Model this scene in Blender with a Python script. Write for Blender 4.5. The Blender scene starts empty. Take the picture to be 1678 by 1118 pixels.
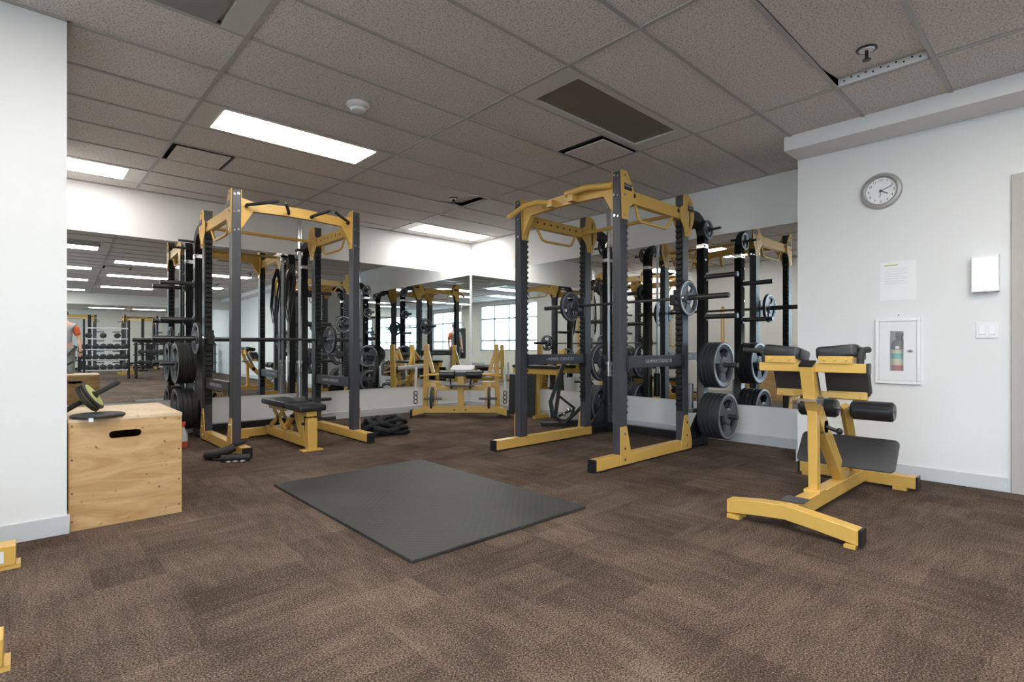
import bpy, bmesh, math, random
from mathutils import Vector, Matrix, Euler
random.seed(7)
PI = math.pi
S = bpy.context.scene
C = S.collection

# ------------------------------------------------------------------ camera
TH = math.atan(936 / 868.0)                      # view direction measured from +X
FW = Vector((math.cos(TH), math.sin(TH), 0))
RT = Vector((math.sin(TH), -math.cos(TH), 0))
cam_d = bpy.data.cameras.new('camera')
cam_d.sensor_width = 36.0
cam_d.lens = 36.0 * 868 / 1678
cam_d.shift_y = 11.0 / 1678
cam_d.clip_start = 0.05
cam = bpy.data.objects.new('camera', cam_d)
C.objects.link(cam)
cam.location = (0, 0, 0.98)
cam.rotation_euler = (PI / 2, 0, TH - PI / 2)
S.camera = cam
S.view_settings.view_transform = 'Standard'
S.view_settings.look = 'None'
S.view_settings.gamma = 1
S.view_settings.use_curve_mapping = False
S.view_settings.exposure = 0.17
LAMP = 17.0
# ------------------------------------------------------------------ sky
w = bpy.data.worlds.new('sky')
S.world = w
w.use_nodes = True
nt = w.node_tree
bg = nt.nodes['Background']
tc = nt.nodes.new('ShaderNodeTexCoord'); sp = nt.nodes.new('ShaderNodeSeparateXYZ')
rp = nt.nodes.new('ShaderNodeValToRGB')
rp.color_ramp.elements[0].position = 0.45; rp.color_ramp.elements[0].color = (0.42, 0.44, 0.46, 1)
rp.color_ramp.elements[1].position = 0.62; rp.color_ramp.elements[1].color = (0.80, 0.89, 1.0, 1)
mp = nt.nodes.new('ShaderNodeMapRange')
mp.inputs[1].default_value = -1; mp.inputs[2].default_value = 1
nt.links.new(tc.outputs['Generated'], sp.inputs[0]); nt.links.new(sp.outputs[2], mp.inputs[0])
nt.links.new(mp.outputs[0], rp.inputs[0]); nt.links.new(rp.outputs[0], bg.inputs[0])
bg.inputs[1].default_value = 13.0

# daylight portals sit in the west windows (they guide sampling of the sky, give no light of their own)
WIN = [(-1.5, 1.5), (-7.0, -4.7), (-12.6, -8.4), (-16.4, -13.4)]
for a, b in WIN:
    ld = bpy.data.lights.new('window_portal', 'AREA'); ld.shape = 'RECTANGLE'
    ld.size = 1.7; ld.size_y = b - a
    ld.cycles.is_portal = True
    lo = bpy.data.objects.new('window_portal', ld); C.objects.link(lo)
    lo.location = (-2.40, (a + b) / 2, 1.72); lo.rotation_euler = (0, -PI / 2, 0)

# ------------------------------------------------------------------ materials
def nodes(name):
    m = bpy.data.materials.new(name); m.use_nodes = True
    t = m.node_tree
    return m, t, t.nodes['Principled BSDF']
def mat(name, col, rough=0.5, metal=0.0, var=0.10, scale=14.0, bump=0.0, bscale=200.0, coat=0.0, spec=None):
    m, t, p = nodes(name)
    n = t.nodes.new('ShaderNodeTexNoise'); n.inputs['Scale'].default_value = scale; n.inputs['Detail'].default_value = 4
    co = t.nodes.new('ShaderNodeTexCoord'); t.links.new(co.outputs['Object'], n.inputs['Vector'])
    mr = t.nodes.new('ShaderNodeMapRange'); mr.inputs[3].default_value = 1 - var; mr.inputs[4].default_value = 1 + var
    t.links.new(n.outputs[0], mr.inputs[0])
    vm = t.nodes.new('ShaderNodeVectorMath'); vm.operation = 'SCALE'
    vm.inputs[0].default_value = col[:3]; t.links.new(mr.outputs[0], vm.inputs['Scale'])
    t.links.new(vm.outputs[0], p.inputs['Base Color'])
    p.inputs['Roughness'].default_value = rough; p.inputs['Metallic'].default_value = metal
    if coat: p.inputs['Coat Weight'].default_value = coat; p.inputs['Coat Roughness'].default_value = 0.15
    if spec is not None: p.inputs['Specular IOR Level'].default_value = spec
    if bump:
        b = t.nodes.new('ShaderNodeTexNoise'); b.inputs['Scale'].default_value = bscale
        t.links.new(co.outputs['Object'], b.inputs['Vector'])
        bp = t.nodes.new('ShaderNodeBump'); bp.inputs['Strength'].default_value = bump; bp.inputs['Distance'].default_value = 0.002
        t.links.new(b.outputs[0], bp.inputs['Height']); t.links.new(bp.outputs[0], p.inputs['Normal'])
    return m
def emit(name, col, s):
    m, t, p = nodes(name)
    p.inputs['Base Color'].default_value = (*col, 1)
    p.inputs['Emission Color'].default_value = (*col, 1); p.inputs['Emission Strength'].default_value = s
    p.inputs['Roughness'].default_value = 0.4
    return m

M = {}
M['yellow'] = mat('yellow_powder_coat', (0.66, 0.405, 0.10), 0.30, 0.0, 0.06, 9, 0.05, 300)
M['char'] = mat('charcoal_powder_coat', (0.052, 0.054, 0.064), 0.36, 0.0, 0.08, 9, 0.05, 300)
M['black'] = mat('black_metal', (0.012, 0.012, 0.014), 0.35, 0.0, 0.15, 9)
M['slot'] = mat('black_slotted_strip', (0.008, 0.008, 0.009), 0.5)
M['vinyl'] = mat('black_vinyl', (0.018, 0.018, 0.021), 0.32, 0, 0.1, 20, 0.25, 260)
M['rubber'] = mat('black_rubber', (0.02, 0.02, 0.021), 0.6, 0, 0.15, 20, 0.3, 150)
M['iron'] = mat('grey_cast_iron', (0.12, 0.128, 0.15), 0.38, 0.35, 0.15, 18, 0.1, 200)
M['ironrim'] = mat('worn_plate_rim', (0.66, 0.68, 0.72), 0.35, 0.5, 0.2, 30)
M['chrome'] = mat('chrome', (0.72, 0.72, 0.74), 0.18, 1.0, 0.04)
M['steel'] = mat('dull_steel', (0.42, 0.43, 0.45), 0.35, 0.9, 0.08)
M['darksteel'] = mat('dark_bar_steel', (0.11, 0.11, 0.12), 0.3, 0.8, 0.08)
M['wall'] = mat('white_wall_paint', (0.80, 0.80, 0.80), 0.75, 0, 0.012, 1.2, 0.05, 120)
M['wallc'] = mat('off_white_wall_paint', (0.76, 0.75, 0.70), 0.75, 0, 0.02, 1.2)
M['base'] = mat('pale_grey_vinyl_baseboard', (0.60, 0.61, 0.63), 0.45, 0, 0.03, 4)
M['grid'] = mat('ceiling_grid_metal', (0.42, 0.40, 0.39), 0.45, 0, 0.03)
M['frame'] = mat('taupe_door_frame', (0.46, 0.43, 0.40), 0.5, 0, 0.03)
M['door'] = mat('grey_door_paint', (0.33, 0.31, 0.30), 0.5, 0, 0.03)
M['white'] = mat('white_plastic', (0.82, 0.82, 0.83), 0.4, 0, 0.02)
M['whitem'] = mat('white_enamel', (0.86, 0.86, 0.87), 0.35, 0, 0.02)
M['silver'] = mat('silver_plastic', (0.42, 0.41, 0.40), 0.35, 0.3, 0.04)
M['lensoff'] = mat('unlit_lens', (0.17, 0.155, 0.13), 0.35, 0, 0.10, 2.0)
M['lensgrey'] = mat('grey_panel', (0.27, 0.27, 0.26), 0.5, 0, 0.05, 2.0)
M['trof'] = mat('troffer_metal', (0.62, 0.61, 0.58), 0.3, 0.1, 0.08, 5)
M['red'] = mat('red_enamel', (0.45, 0.02, 0.03), 0.3)
M['matte'] = mat('dark_grey_footplate', (0.042, 0.040, 0.041), 0.55, 0, 0.1, 20, 0.3, 200)
M['cream'] = mat('cream_label', (0.62, 0.60, 0.42), 0.5)
M['lime'] = mat('lime_plastic', (0.55, 0.58, 0.22), 0.4)
M['text'] = mat('pale_grey_lettering', (0.45, 0.45, 0.50), 0.5)
M['rope'] = mat('black_battle_rope', (0.014, 0.014, 0.015), 0.75, 0, 0.3, 60, 0.6, 300)
M['skin'] = mat('skin', (0.55, 0.30, 0.20), 0.5, 0, 0.05)
M['hair'] = mat('dark_hair', (0.02, 0.015, 0.012), 0.6)
M['shirt'] = mat('grey_shirt_cloth', (0.34, 0.34, 0.36), 0.8, 0, 0.1)
M['strap'] = mat('orange_sleeve_cloth', (0.55, 0.11, 0.04), 0.8)
M['pants'] = mat('grey_trouser_cloth', (0.17, 0.17, 0.16), 0.85)
M['wred'] = mat('translucent_red', (0.62, 0.10, 0.07), 0.25)
M['teal'] = mat('teal_panel', (0.10, 0.42, 0.42), 0.5)
M['green'] = mat('grey_green_panel', (0.24, 0.34, 0.30), 0.6)
M['lamp'] = emit('lit_diffuser', (1.0, 0.965, 0.91), LAMP)
M['sconce'] = emit('lit_sconce_glass', (1.0, 0.98, 0.95), 0.75)
m, t, p = nodes('mirror_glass'); M['mirror'] = m
p.inputs['Base Color'].default_value = (0.80, 0.83, 0.82, 1); p.inputs['Metallic'].default_value = 1; p.inputs['Roughness'].default_value = 0.0
m, t, p = nodes('window_glass'); M['glass'] = m
p.inputs['Base Color'].default_value = (0.95, 0.98, 1, 1); p.inputs['Roughness'].default_value = 0
p.inputs['Alpha'].default_value = 0.12
m, t, p = nodes('blue_tinted_window_glass'); M['tint'] = m
tr = t.nodes.new('ShaderNodeBsdfTransparent'); tr.inputs[0].default_value = (0.84, 0.93, 0.97, 1)
gl = t.nodes.new('ShaderNodeBsdfGlossy'); gl.inputs['Roughness'].default_value = 0.0
fx = t.nodes.new('ShaderNodeMixShader'); fx.inputs[0].default_value = 0.05
t.links.new(tr.outputs[0], fx.inputs[1]); t.links.new(gl.outputs[0], fx.inputs[2]); t.links.new(fx.outputs[0], t.nodes['Material Output'].inputs[0]); t.nodes.remove(p)
m, t, p = nodes('clear_plastic'); M['clear'] = m
p.inputs['Base Color'].default_value = (0.85, 0.87, 0.9, 1); p.inputs['Roughness'].default_value = 0.1
p.inputs['Alpha'].default_value = 0.45

def carpet():
    m, t, p = nodes('brown_carpet_tiles')
    N, L = t.nodes.new, t.links.new
    co = N('ShaderNodeTexCoord')
    sep = N('ShaderNodeSeparateXYZ'); L(co.outputs['Object'], sep.inputs[0])
    # each half-metre tile gets its own random value and pile direction
    def tile_rand(size, ox):
        mp = N('ShaderNodeMapping'); mp.inputs['Location'].default_value = (ox, ox * 1.3, 0)
        mp.inputs['Scale'].default_value = (1 / size, 1 / size, 0)
        L(co.outputs['Object'], mp.inputs['Vector'])
        fl = N('ShaderNodeVectorMath'); fl.operation = 'FLOOR'; L(mp.outputs[0], fl.inputs[0])
        wn = N('ShaderNodeTexWhiteNoise'); wn.noise_dimensions = '3D'; L(fl.outputs[0], wn.inputs['Vector'])
        return wn.outputs['Value']
    r1 = tile_rand(0.5, 0.13)
    def streak(sx, sy):
        mp = N('ShaderNodeMapping'); mp.inputs['Scale'].default_value = (sx, sy, 1)
        L(co.outputs['Object'], mp.inputs['Vector'])
        n = N('ShaderNodeTexNoise'); n.inputs['Scale'].default_value = 1; n.inputs['Detail'].default_value = 5; n.inputs['Roughness'].default_value = 0.65
        L(mp.outputs[0], n.inputs['Vector']); return n.outputs[0]
    sa, sb = streak(3, 16), streak(16, 3)
    gt = N('ShaderNodeMath'); gt.operation = 'GREATER_THAN'; gt.inputs[1].default_value = 0.5; L(r1, gt.inputs[0])
    mx = N('ShaderNodeMix'); mx.data_type = 'FLOAT'; L(gt.outputs[0], mx.inputs[0]); L(sa, mx.inputs[2]); L(sb, mx.inputs[3])
    big = N('ShaderNodeTexNoise'); big.inputs['Scale'].default_value = 1.6; big.inputs['Detail'].default_value = 3
    L(co.outputs['Object'], big.inputs['Vector'])
    fine = N('ShaderNodeTexNoise'); fine.inputs['Scale'].default_value = 150; fine.inputs['Detail'].default_value = 2; fine.inputs['Roughness'].default_value = 0.8
    L(co.outputs['Object'], fine.inputs['Vector'])
    def mul(a, k, b=None, op='MULTIPLY_ADD', c=0.0):
        q = N('ShaderNodeMath'); q.operation = op; L(a, q.inputs[0]); q.inputs[1].default_value = k
        if b is not None: L(b, q.inputs[2])
        else: q.inputs[2].default_value = c
        return q.outputs[0]
    v = mul(mx.outputs[0], 0.8, None, c=0.0)
    r2 = tile_rand(0.25, 0.13)
    v = mul(r2, 0.26, v)
    v = mul(r1, 0.13, v)
    v = mul(big.outputs[0], 0.9, v)
    v = mul(fine.outputs[0], 3.8, v)
    v = mul(v, 1.0, None, c=-2.54)
    rr = N('ShaderNodeValToRGB')
    e = rr.color_ramp.elements
    e[0].position = 0.0; e[0].color = (0.040, 0.026, 0.019, 1)
    e[1].position = 1.0; e[1].color = (0.230, 0.168, 0.128, 1)
    k = e.new(0.45); k.color = (0.090, 0.063, 0.048, 1)
    L(v, rr.inputs[0]); L(rr.outputs[0], p.inputs['Base Color'])
    p.inputs['Roughness'].default_value = 0.95; p.inputs['Specular IOR Level'].default_value = 0.15
    bp = N('ShaderNodeBump'); bp.inputs['Strength'].default_value = 0.5; bp.inputs['Distance'].default_value = 0.004
    L(fine.outputs[0], bp.inputs['Height']); L(bp.outputs[0], p.inputs['Normal'])
    return m
M['carpet'] = carpet()
def ceil_tile():
    m, t, p = nodes('mineral_fibre_tile')
    N, L = t.nodes.new, t.links.new
    co = N('ShaderNodeTexCoord')
    n = N('ShaderNodeTexNoise'); n.inputs['Scale'].default_value = 95; n.inputs['Detail'].default_value = 3; n.inputs['Roughness'].default_value = 0.7
    L(co.outputs['Object'], n.inputs['Vector'])
    rr = N('ShaderNodeValToRGB'); e = rr.color_ramp.elements
    e[0].position = 0.36; e[0].color = (0.42, 0.385, 0.37, 1); e[1].position = 0.52; e[1].color = (0.74, 0.69, 0.67, 1)
    L(n.outputs[0], rr.inputs[0]); L(rr.outputs[0], p.inputs['Base Color'])
    p.inputs['Roughness'].default_value = 0.9
    bp = N('ShaderNodeBump'); bp.inputs['Strength'].default_value = 0.3; bp.inputs['Distance'].default_value = 0.003
    L(n.outputs[0], bp.inputs['Height']); L(bp.outputs[0], p.inputs['Normal'])
    return m
M['tile'] = ceil_tile()
def plywood(name, a, b, sc=(1.3, 1, 7)):
    m, t, p = nodes(name)
    N, L = t.nodes.new, t.links.new
    co = N('ShaderNodeTexCoord'); mp = N('ShaderNodeMapping'); mp.inputs['Scale'].default_value = sc
    L(co.outputs['Object'], mp.inputs['Vector'])
    n = N('ShaderNodeTexNoise'); n.inputs['Scale'].default_value = 1.6; n.inputs['Detail'].default_value = 8; n.inputs['Roughness'].default_value = 0.6; n.inputs['Distortion'].default_value = 1.2
    L(mp.outputs[0], n.inputs['Vector'])
    rr = N('ShaderNodeValToRGB'); e = rr.color_ramp.elements
    e[0].position = 0.32; e[0].color = (*a, 1); e[1].position = 0.68; e[1].color = (*b, 1)
    L(n.outputs[0], rr.inputs[0])
    g = N('ShaderNodeTexNoise'); g.inputs['Scale'].default_value = 26; g.inputs['Detail'].default_value = 2
    L(co.outputs['Object'], g.inputs['Vector'])
    r2 = N('ShaderNodeValToRGB'); e = r2.color_ramp.elements
    e[0].position = 0.26; e[0].color = (0.45, 0.32, 0.2, 1); e[1].position = 0.33; e[1].color = (1, 1, 1, 1)
    L(g.outputs[0], r2.inputs[0])
    mx = N('ShaderNodeMix'); mx.data_type = 'RGBA'; mx.blend_type = 'MULTIPLY'; mx.inputs[0].default_value = 1
    L(rr.outputs[0], mx.inputs[6]); L(r2.outputs[0], mx.inputs[7]); L(mx.outputs[2], p.inputs['Base Color'])
    p.inputs['Roughness'].default_value = 0.5
    return m
M['ply'] = plywood('plywood_face', (0.43, 0.235, 0.09), (0.66, 0.44, 0.22))
M['plytop'] = plywood('pale_plywood_top', (0.62, 0.45, 0.27), (0.78, 0.62, 0.44))
def matmat():
    m, t, p = nodes('stamped_rubber_mat')
    N, L = t.nodes.new, t.links.new
    co = N('ShaderNodeTexCoord')
    n = N('ShaderNodeTexNoise'); n.inputs['Scale'].default_value = 2.2; n.inputs['Detail'].default_value = 4
    L(co.outputs['Object'], n.inputs['Vector'])
    rr = N('ShaderNodeValToRGB'); e = rr.color_ramp.elements
    e[0].position = 0.3; e[0].color = (0.022, 0.022, 0.020, 1); e[1].position = 0.7; e[1].color = (0.046, 0.046, 0.042, 1)
    L(n.outputs[0], rr.inputs[0]); L(rr.outputs[0], p.inputs['Base Color'])
    n2 = N('ShaderNodeMapRange'); n2.inputs[3].default_value = 0.42; n2.inputs[4].default_value = 0.7
    L(n.outputs[0], n2.inputs[0]); L(n2.outputs[0], p.inputs['Roughness'])
    mp = N('ShaderNodeMapping'); mp.inputs['Scale'].default_value = (28, 28, 28); mp.inputs['Rotation'].default_value = (0, 0, PI / 4)
    L(co.outputs['Object'], mp.inputs['Vector'])
    ch = N('ShaderNodeTexVoronoi'); ch.inputs['Scale'].default_value = 1; ch.inputs['Randomness'].default_value = 0
    L(mp.outputs[0], ch.inputs['Vector'])
    bp = N('ShaderNodeBump'); bp.inputs['Strength'].default_value = 0.6; bp.inputs['Distance'].default_value = 0.003
    L(ch.outputs['Distance'], bp.inputs['Height']); L(bp.outputs[0], p.inputs['Normal'])
    return m
M['mat'] = matmat()

# ------------------------------------------------------------------ mesh helpers
class MB:
    """collects shapes, then links them as one mesh object"""
    def __init__(s): s.b = bmesh.new(); s.mi = 0
    def _f(s, vs, faces):
        bv = [s.b.verts.new(v) for v in vs]
        for f in faces:
            try:
                q = s.b.faces.new([bv[i] for i in f]); q.material_index = s.mi
            except ValueError: pass
    def hexa(s, P):
        s._f(P, [(0, 3, 2, 1), (4, 5, 6, 7), (0, 1, 5, 4), (1, 2, 6, 5), (2, 3, 7, 6), (3, 0, 4, 7)]); return s
    def box(s, x0, x1, y0, y1, z0, z1):
        return s.hexa([Vector(v) for v in ((x0, y0, z0), (x1, y0, z0), (x1, y1, z0), (x0, y1, z0), (x0, y0, z1), (x1, y0, z1), (x1, y1, z1), (x0, y1, z1))])
    def obox(s, c, size, rot=(0, 0, 0)):
        R = Euler(rot).to_matrix(); hx, hy, hz = (a / 2 for a in size)
        P = [Vector(c) + R @ Vector((i * hx, j * hy, k * hz)) for k in (-1, 1) for i, j in ((-1, -1), (1, -1), (1, 1), (-1, 1))]
        return s.hexa(P)
    def beam(s, a, b, w, h, up=(0, 0, 1)):
        a, b = Vector(a), Vector(b); d = (b - a).normalized(); u = Vector(up)
        sd = d.cross(u)
        if sd.length < 1e-4: sd = d.cross(Vector((1, 0, 0)))
        sd.normalize(); u = sd.cross(d).normalized()
        P = [q + sd * i * w / 2 + u * j * h / 2 for q in (a, b) for i, j in ((-1, -1), (1, -1), (1, 1), (-1, 1))]
        return s.hexa(P)
    def prism(s, pts, n, off):
        """polygon pts (3D, planar) extruded by vector off"""
        k = len(pts); off = Vector(off)
        vs = [Vector(q) for q in pts] + [Vector(q) + off for q in pts]
        s._f(vs, [tuple(range(k))[::-1], tuple(range(k, 2 * k))] + [(i, (i + 1) % k, k + (i + 1) % k, k + i) for i in range(k)])
        return s
    def tube(s, path, r, n=12, cap=True):
        P = [Vector(q) for q in path]; rs = r if isinstance(r, (list, tuple)) else [r] * len(P)
        rings = []; ref = None
        for i, q in enumerate(P):
            d = ((P[min(i + 1, len(P) - 1)] - P[i]).normalized() + (P[i] - P[max(i - 1, 0)]).normalized())
            if d.length < 1e-6: d = P[-1] - P[0]
            d.normalize()
            if ref is None:
                ref = d.cross(Vector((0, 0, 1)))
                if ref.length < 0.1: ref = d.cross(Vector((1, 0, 0)))
            u = (ref - d * ref.dot(d)).normalized(); ref = u; v = d.cross(u)
            rings.append([s.b.verts.new(q + (u * math.cos(2 * PI * j / n) + v * math.sin(2 * PI * j / n)) * rs[i]) for j in range(n)])
        for a, b in zip(rings, rings[1:]):
            for j in range(n):
                f = s.b.faces.new((a[j], a[(j + 1) % n], b[(j + 1) % n], b[j])); f.material_index = s.mi
        if cap:
            s.b.faces.new(rings[0][::-1]).material_index = s.mi; s.b.faces.new(rings[-1]).material_index = s.mi
        return s
    def cyl(s, a, b, r, n=20): return s.tube([a, b], r, n)
    def sphere(s, c, r, sc=(1, 1, 1), u=14, v=9):
        mtx = Matrix.Translation(c) @ Matrix.Diagonal((sc[0] * r, sc[1] * r, sc[2] * r, 1))
        g = bmesh.ops.create_uvsphere(s.b, u_segments=u, v_segments=v, radius=1, matrix=mtx)
        for q in g['verts']:
            for f in q.link_faces: f.material_index = s.mi
        return s
    def lathe(s, prof, axis_o=(0, 0, 0), n=32):
        """profile of (r, z) about local Z at axis_o"""
        o = Vector(axis_o); rings = []
        for r, z in prof:
            rings.append([s.b.verts.new(o + Vector((r * math.cos(2 * PI * j / n), r * math.sin(2 * PI * j / n), z))) for j in range(n)])
        for a, b in zip(rings, rings[1:]):
            for j in range(n):
                s.b.faces.new((a[j], a[(j + 1) % n], b[(j + 1) % n], b[j])).material_index = s.mi
        s.b.faces.new(rings[0][::-1]).material_index = s.mi; s.b.faces.new(rings[-1]).material_index = s.mi
        return s
    def pad(s, c, size, rot=(0, 0, 0), r=0.03, n=5):
        """upholstered pad: rounded-corner slab with soft edges"""
        R = Euler(rot).to_matrix(); c = Vector(c); L, W, T = size
        e = min(0.014, T * 0.45)
        def ring(ins, z):
            out = []
            for cx, cy, a0 in ((1, 1, 0), (-1, 1, 1), (-1, -1, 2), (1, -1, 3)):
                for k in range(n + 1):
                    a = (a0 + k / n) * PI / 2; rr = r - ins if r > ins else 0.002
                    out.append(c + R @ Vector((cx * (L / 2 - r) + rr * math.cos(a), cy * (W / 2 - r) + rr * math.sin(a), z)))
            return out
        zs = [(e, -T / 2), (e * 0.3, -T / 2 + e * 0.3), (0, -T / 2 + e), (0, T / 2 - e), (e * 0.3, T / 2 - e * 0.3), (e, T / 2)]
        rg = [[s.b.verts.new(v) for v in ring(i, z)] for i, z in zs]
        k = len(rg[0])
        for a, b in zip(rg, rg[1:]):
            for j in range(k): s.b.faces.new((a[j], a[(j + 1) % k], b[(j + 1) % k], b[j])).material_index = s.mi
        s.b.faces.new(rg[0][::-1]).material_index = s.mi; s.b.faces.new(rg[-1]).material_index = s.mi
        return s
    def build(s, name, m, parent=None, bevel=0.0, loc=None, label=None, angle=35):
        me = bpy.data.meshes.new(name); bmesh.ops.recalc_face_normals(s.b, faces=s.b.faces[:])
        s.b.to_mesh(me); s.b.free()
        for mm in (m if isinstance(m, (list, tuple)) else [m]): me.materials.append(M[mm])
        me.polygons.foreach_set('use_smooth', [True] * len(me.polygons)); me.set_sharp_from_angle(angle=math.radians(angle))
        o = bpy.data.objects.new(name, me); C.objects.link(o)
        if parent: o.parent = parent
        if loc: o.location = loc
        if bevel:
            q = o.modifiers.new('bevel', 'BEVEL'); q.width = bevel; q.segments = 2; q.limit_method = 'ANGLE'; q.angle_limit = math.radians(40)
        if label: o['label'] = label
        return o
def thing(name, label, cat, loc=(0, 0, 0), rz=0, group=None):
    o = bpy.data.objects.new(name, None); C.objects.link(o)
    o.empty_display_size = 0.1
    o.location = loc; o.rotation_euler = (0, 0, rz); o['label'] = label; o['category'] = cat
    if group: o['group'] = group
    return o
def tag(o, label, cat, group=None):
    o['label'] = label; o['category'] = cat
    if group: o['group'] = group
    return o
def struct(name, mb, m, bevel=0.0, parent=None):
    o = mb.build(name, m, parent, bevel); o['kind'] = 'structure'; return o
def copy_tree(o, parent=None):
    c = o.copy(); C.objects.link(c)
    if parent: c.parent = parent
    for ch in list(o.children): copy_tree(ch, c)
    return c
def words(txt, size, m, name, parent, loc, rot, ext=0.0006):
    cu = bpy.data.curves.new(name, 'FONT'); cu.body = txt; cu.size = size; cu.extrude = ext; cu.align_x = 'CENTER'; cu.align_y = 'CENTER'
    t = bpy.data.objects.new(name, cu); C.objects.link(t)
    dg = bpy.context.evaluated_depsgraph_get()
    me = bpy.data.meshes.new_from_object(t.evaluated_get(dg)); bpy.data.objects.remove(t)
    me.materials.clear(); me.materials.append(M[m])
    o = bpy.data.objects.new(name, me); C.objects.link(o); o.parent = parent; o.location = loc; o.rotation_euler = rot
    return o
def cells(mb, u0, u1, v0, v1, holes, put):
    us = sorted({u0, u1, *[a for h in holes for a in h[:2]]}); vs = sorted({v0, v1, *[a for h in holes for a in h[2:]]})
    for a, b in zip(us, us[1:]):
        for c, d in zip(vs, vs[1:]):
            cu, cv = (a + b) / 2, (c + d) / 2
            if any(h[0] < cu < h[1] and h[2] < cv < h[3] for h in holes): continue
            put(mb, a, b, c, d)
    return mb

EPS = 0.024
def skew(o):                                             # the back wall runs about a degree off square with the right wall
    p = Vector((5.47, 6.90, 0)); o.matrix_world = Matrix.Translation(p) @ Matrix.Rotation(-EPS, 4, 'Z') @ Matrix.Translation(-p); return o
# ------------------------------------------------------------------ room shell
XW, XE, XC, YN, YS = -2.35, 5.47, 4.90, 6.90, -17.0     # west, mirrored east, clock wall, mirrored north, far south
ZC = 2.70
struct('floor', MB().box(XW - .2, XE + .2, YS - .2, YN + .2, -0.1, 0), 'carpet')
skew(struct('wall_back', MB().box(0.178, XE + .2, YN, YN + .2, 0, ZC + .3), 'wall'))
struct('wall_right', MB().box(XE, XE + .2, 1.67, YN, 0, ZC + .3), 'wall')
struct('wall_left', MB().box(XW - .2, 0.178, 3.64, YN + .2, 0, ZC + .3), 'wall')
FH = (0.875, 1.045, 0.765, 1.145)                       # niche for the extinguisher cabinet
DH = (-0.66, 0.275, -0.01, 2.09)                        # doorway
b = cells(MB(), YS, 1.67, 0, ZC + .3, [FH, (DH[0], DH[1], 0, DH[3])], lambda q, a, bb, c, d: q.box(XC, XC + .15, a, bb, c, d))
b.box(XC + .15, XE + .2, 1.50, 1.67, 0, ZC + .3)
struct('wall_clock_side', b, 'wall')
struct('wall_south', MB().box(XW - .2, XE + .2, YS - .2, YS, 0, ZC + .3), 'wallc')
hol = [(a, c, 0.86, 2.58) for a, c in WIN]
b = cells(MB(), YS, 3.64, 0, ZC + .3, hol, lambda q, a, bb, c, d: q.box(XW - .2, XW, a, bb, c, d))
struct('wall_west', b, 'wallc')
struct('trim_1', MB().box(4.59, XC, -7.2, 1.67, 2.588, ZC + .02), 'wall', 0.004)      # soffit over the clock wall
struct('trim_2', MB().box(XW, XC, -7.5, -7.3, 2.35, ZC + .02), 'wallc')               # bulkhead across the gym behind the camera
# baseboards
skew(struct('baseboard_back', MB().box(0.19, XE - .012, YN - .012, YN, 0, 0.10), 'base', 0.004))
struct('baseboard_right', MB().box(XE - .012, XE, 1.67, YN, 0, 0.10), 'base', 0.004)
struct('baseboard_clock', MB().box(XC - .012, XC, 0.345, 1.67, 0, 0.10).box(XC - .012, XC, -7.2, -0.73, 0, 0.10), 'base', 0.004)
struct('baseboard_return', MB().box(XC - .012, XE - .012, 1.67, 1.682, 0, 0.10), 'base', 0.004)
struct('baseboard_left', MB().box(XW, 0.19, 3.628, 3.64, 0, 0.10).box(.178, .19, 3.64, 6.888, 0, 0.10), 'base', 0.004)
struct('baseboard_west', MB().box(XW, XW + .012, YS, 3.62, 0, 0.10), 'base')
# west windows
for i, (a, c) in enumerate(WIN):
    g = MB().box(XW - .11, XW - .03, a, a + .05, .86, 2.58).box(XW - .11, XW - .03, c - .05, c, .86, 2.58)
    g.box(XW - .11, XW - .03, a, c, .86, .91).box(XW - .11, XW - .03, a, c, 2.53, 2.58)
    g.box(XW - .10, XW - .04, a, c, 1.22, 1.27).box(XW - .10, XW - .04, a, c, 2.03, 2.08)
    n = max(2, round((c - a) / .8))
    for k in range(1, n): yy = a + (c - a) * k / n; g.box(XW - .10, XW - .04, yy - .025, yy + .025, .86, 2.58)
    wn = struct('window_%d' % (i + 1), g, 'steel')
    MB().box(XW - .075, XW - .068, a + .04, c - .04, .9, 2.54).build('window_pane', 'tint', wn)
# ceiling: suspended tiles on a 20 by 60 inch grid
GX = [0.92 + 1.524 * i for i in range(-3, 4)]; GY = [1.62 + 0.508 * j for j in range(-37, 11)]
def cell(x, y): return (min(GX, key=lambda q: abs(q - x)), min(GY, key=lambda q: abs(q - y)))
LIT = [(.92, 4.16), (-.604, 6.19), (3.968, 6.19), (-.604, 2.13), (.92, .604), (-.604, -.92), (.92, -1.94), (2.444, -.412), (-.604, -3.46), (.92, -4.98),
       (2.444, -3.46), (-.604, -6.51), (-2.128, .604), (-2.128, -3.46),
       (.92, -9.55), (2.444, -9.55), (.92, -12.6), (-.604, -12.6), (2.444, -15.1), (.92, -15.1)]
OFF = [(2.444, 2.13)]
PAN = [(-.604, 2.64)]
VENT = [(.92, 5.18, 0), (2.444, 2.64, 1), (.92, -.412, 0), (2.444, -2.44, 1)]
RAIS = [(2.444, .604), (2.444, 4.67)]
key = lambda x, y: tuple(round(q, 2) for q in cell(x, y))
skip = {key(x + .01, y + .01) for x, y in LIT + OFF + PAN + RAIS} | {key(x, y) for x, y, s in VENT}
b = MB()
for x in GX:
    for y in GY:
        if key(x, y) in skip: continue
        x0, x1, y0, y1 = max(x, XW), min(x + 1.524, XE), max(y, YS), min(y + .508, YN + .13)
        if x1 - x0 < .01 or y1 - y0 < .01: continue
        b.box(x0, x1, y0, y1, ZC + .004, ZC + .02)
for x, y, s in VENT:                                    # rest of the tile beside each diffuser
    if s: b.box(x, x + 1.01, y, y + .508, ZC + .004, ZC + .02)
    else: b.box(x + .51, x + 1.524, y, y + .508, ZC + .004, ZC + .02)
struct('ceiling', b, 'tile')
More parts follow.
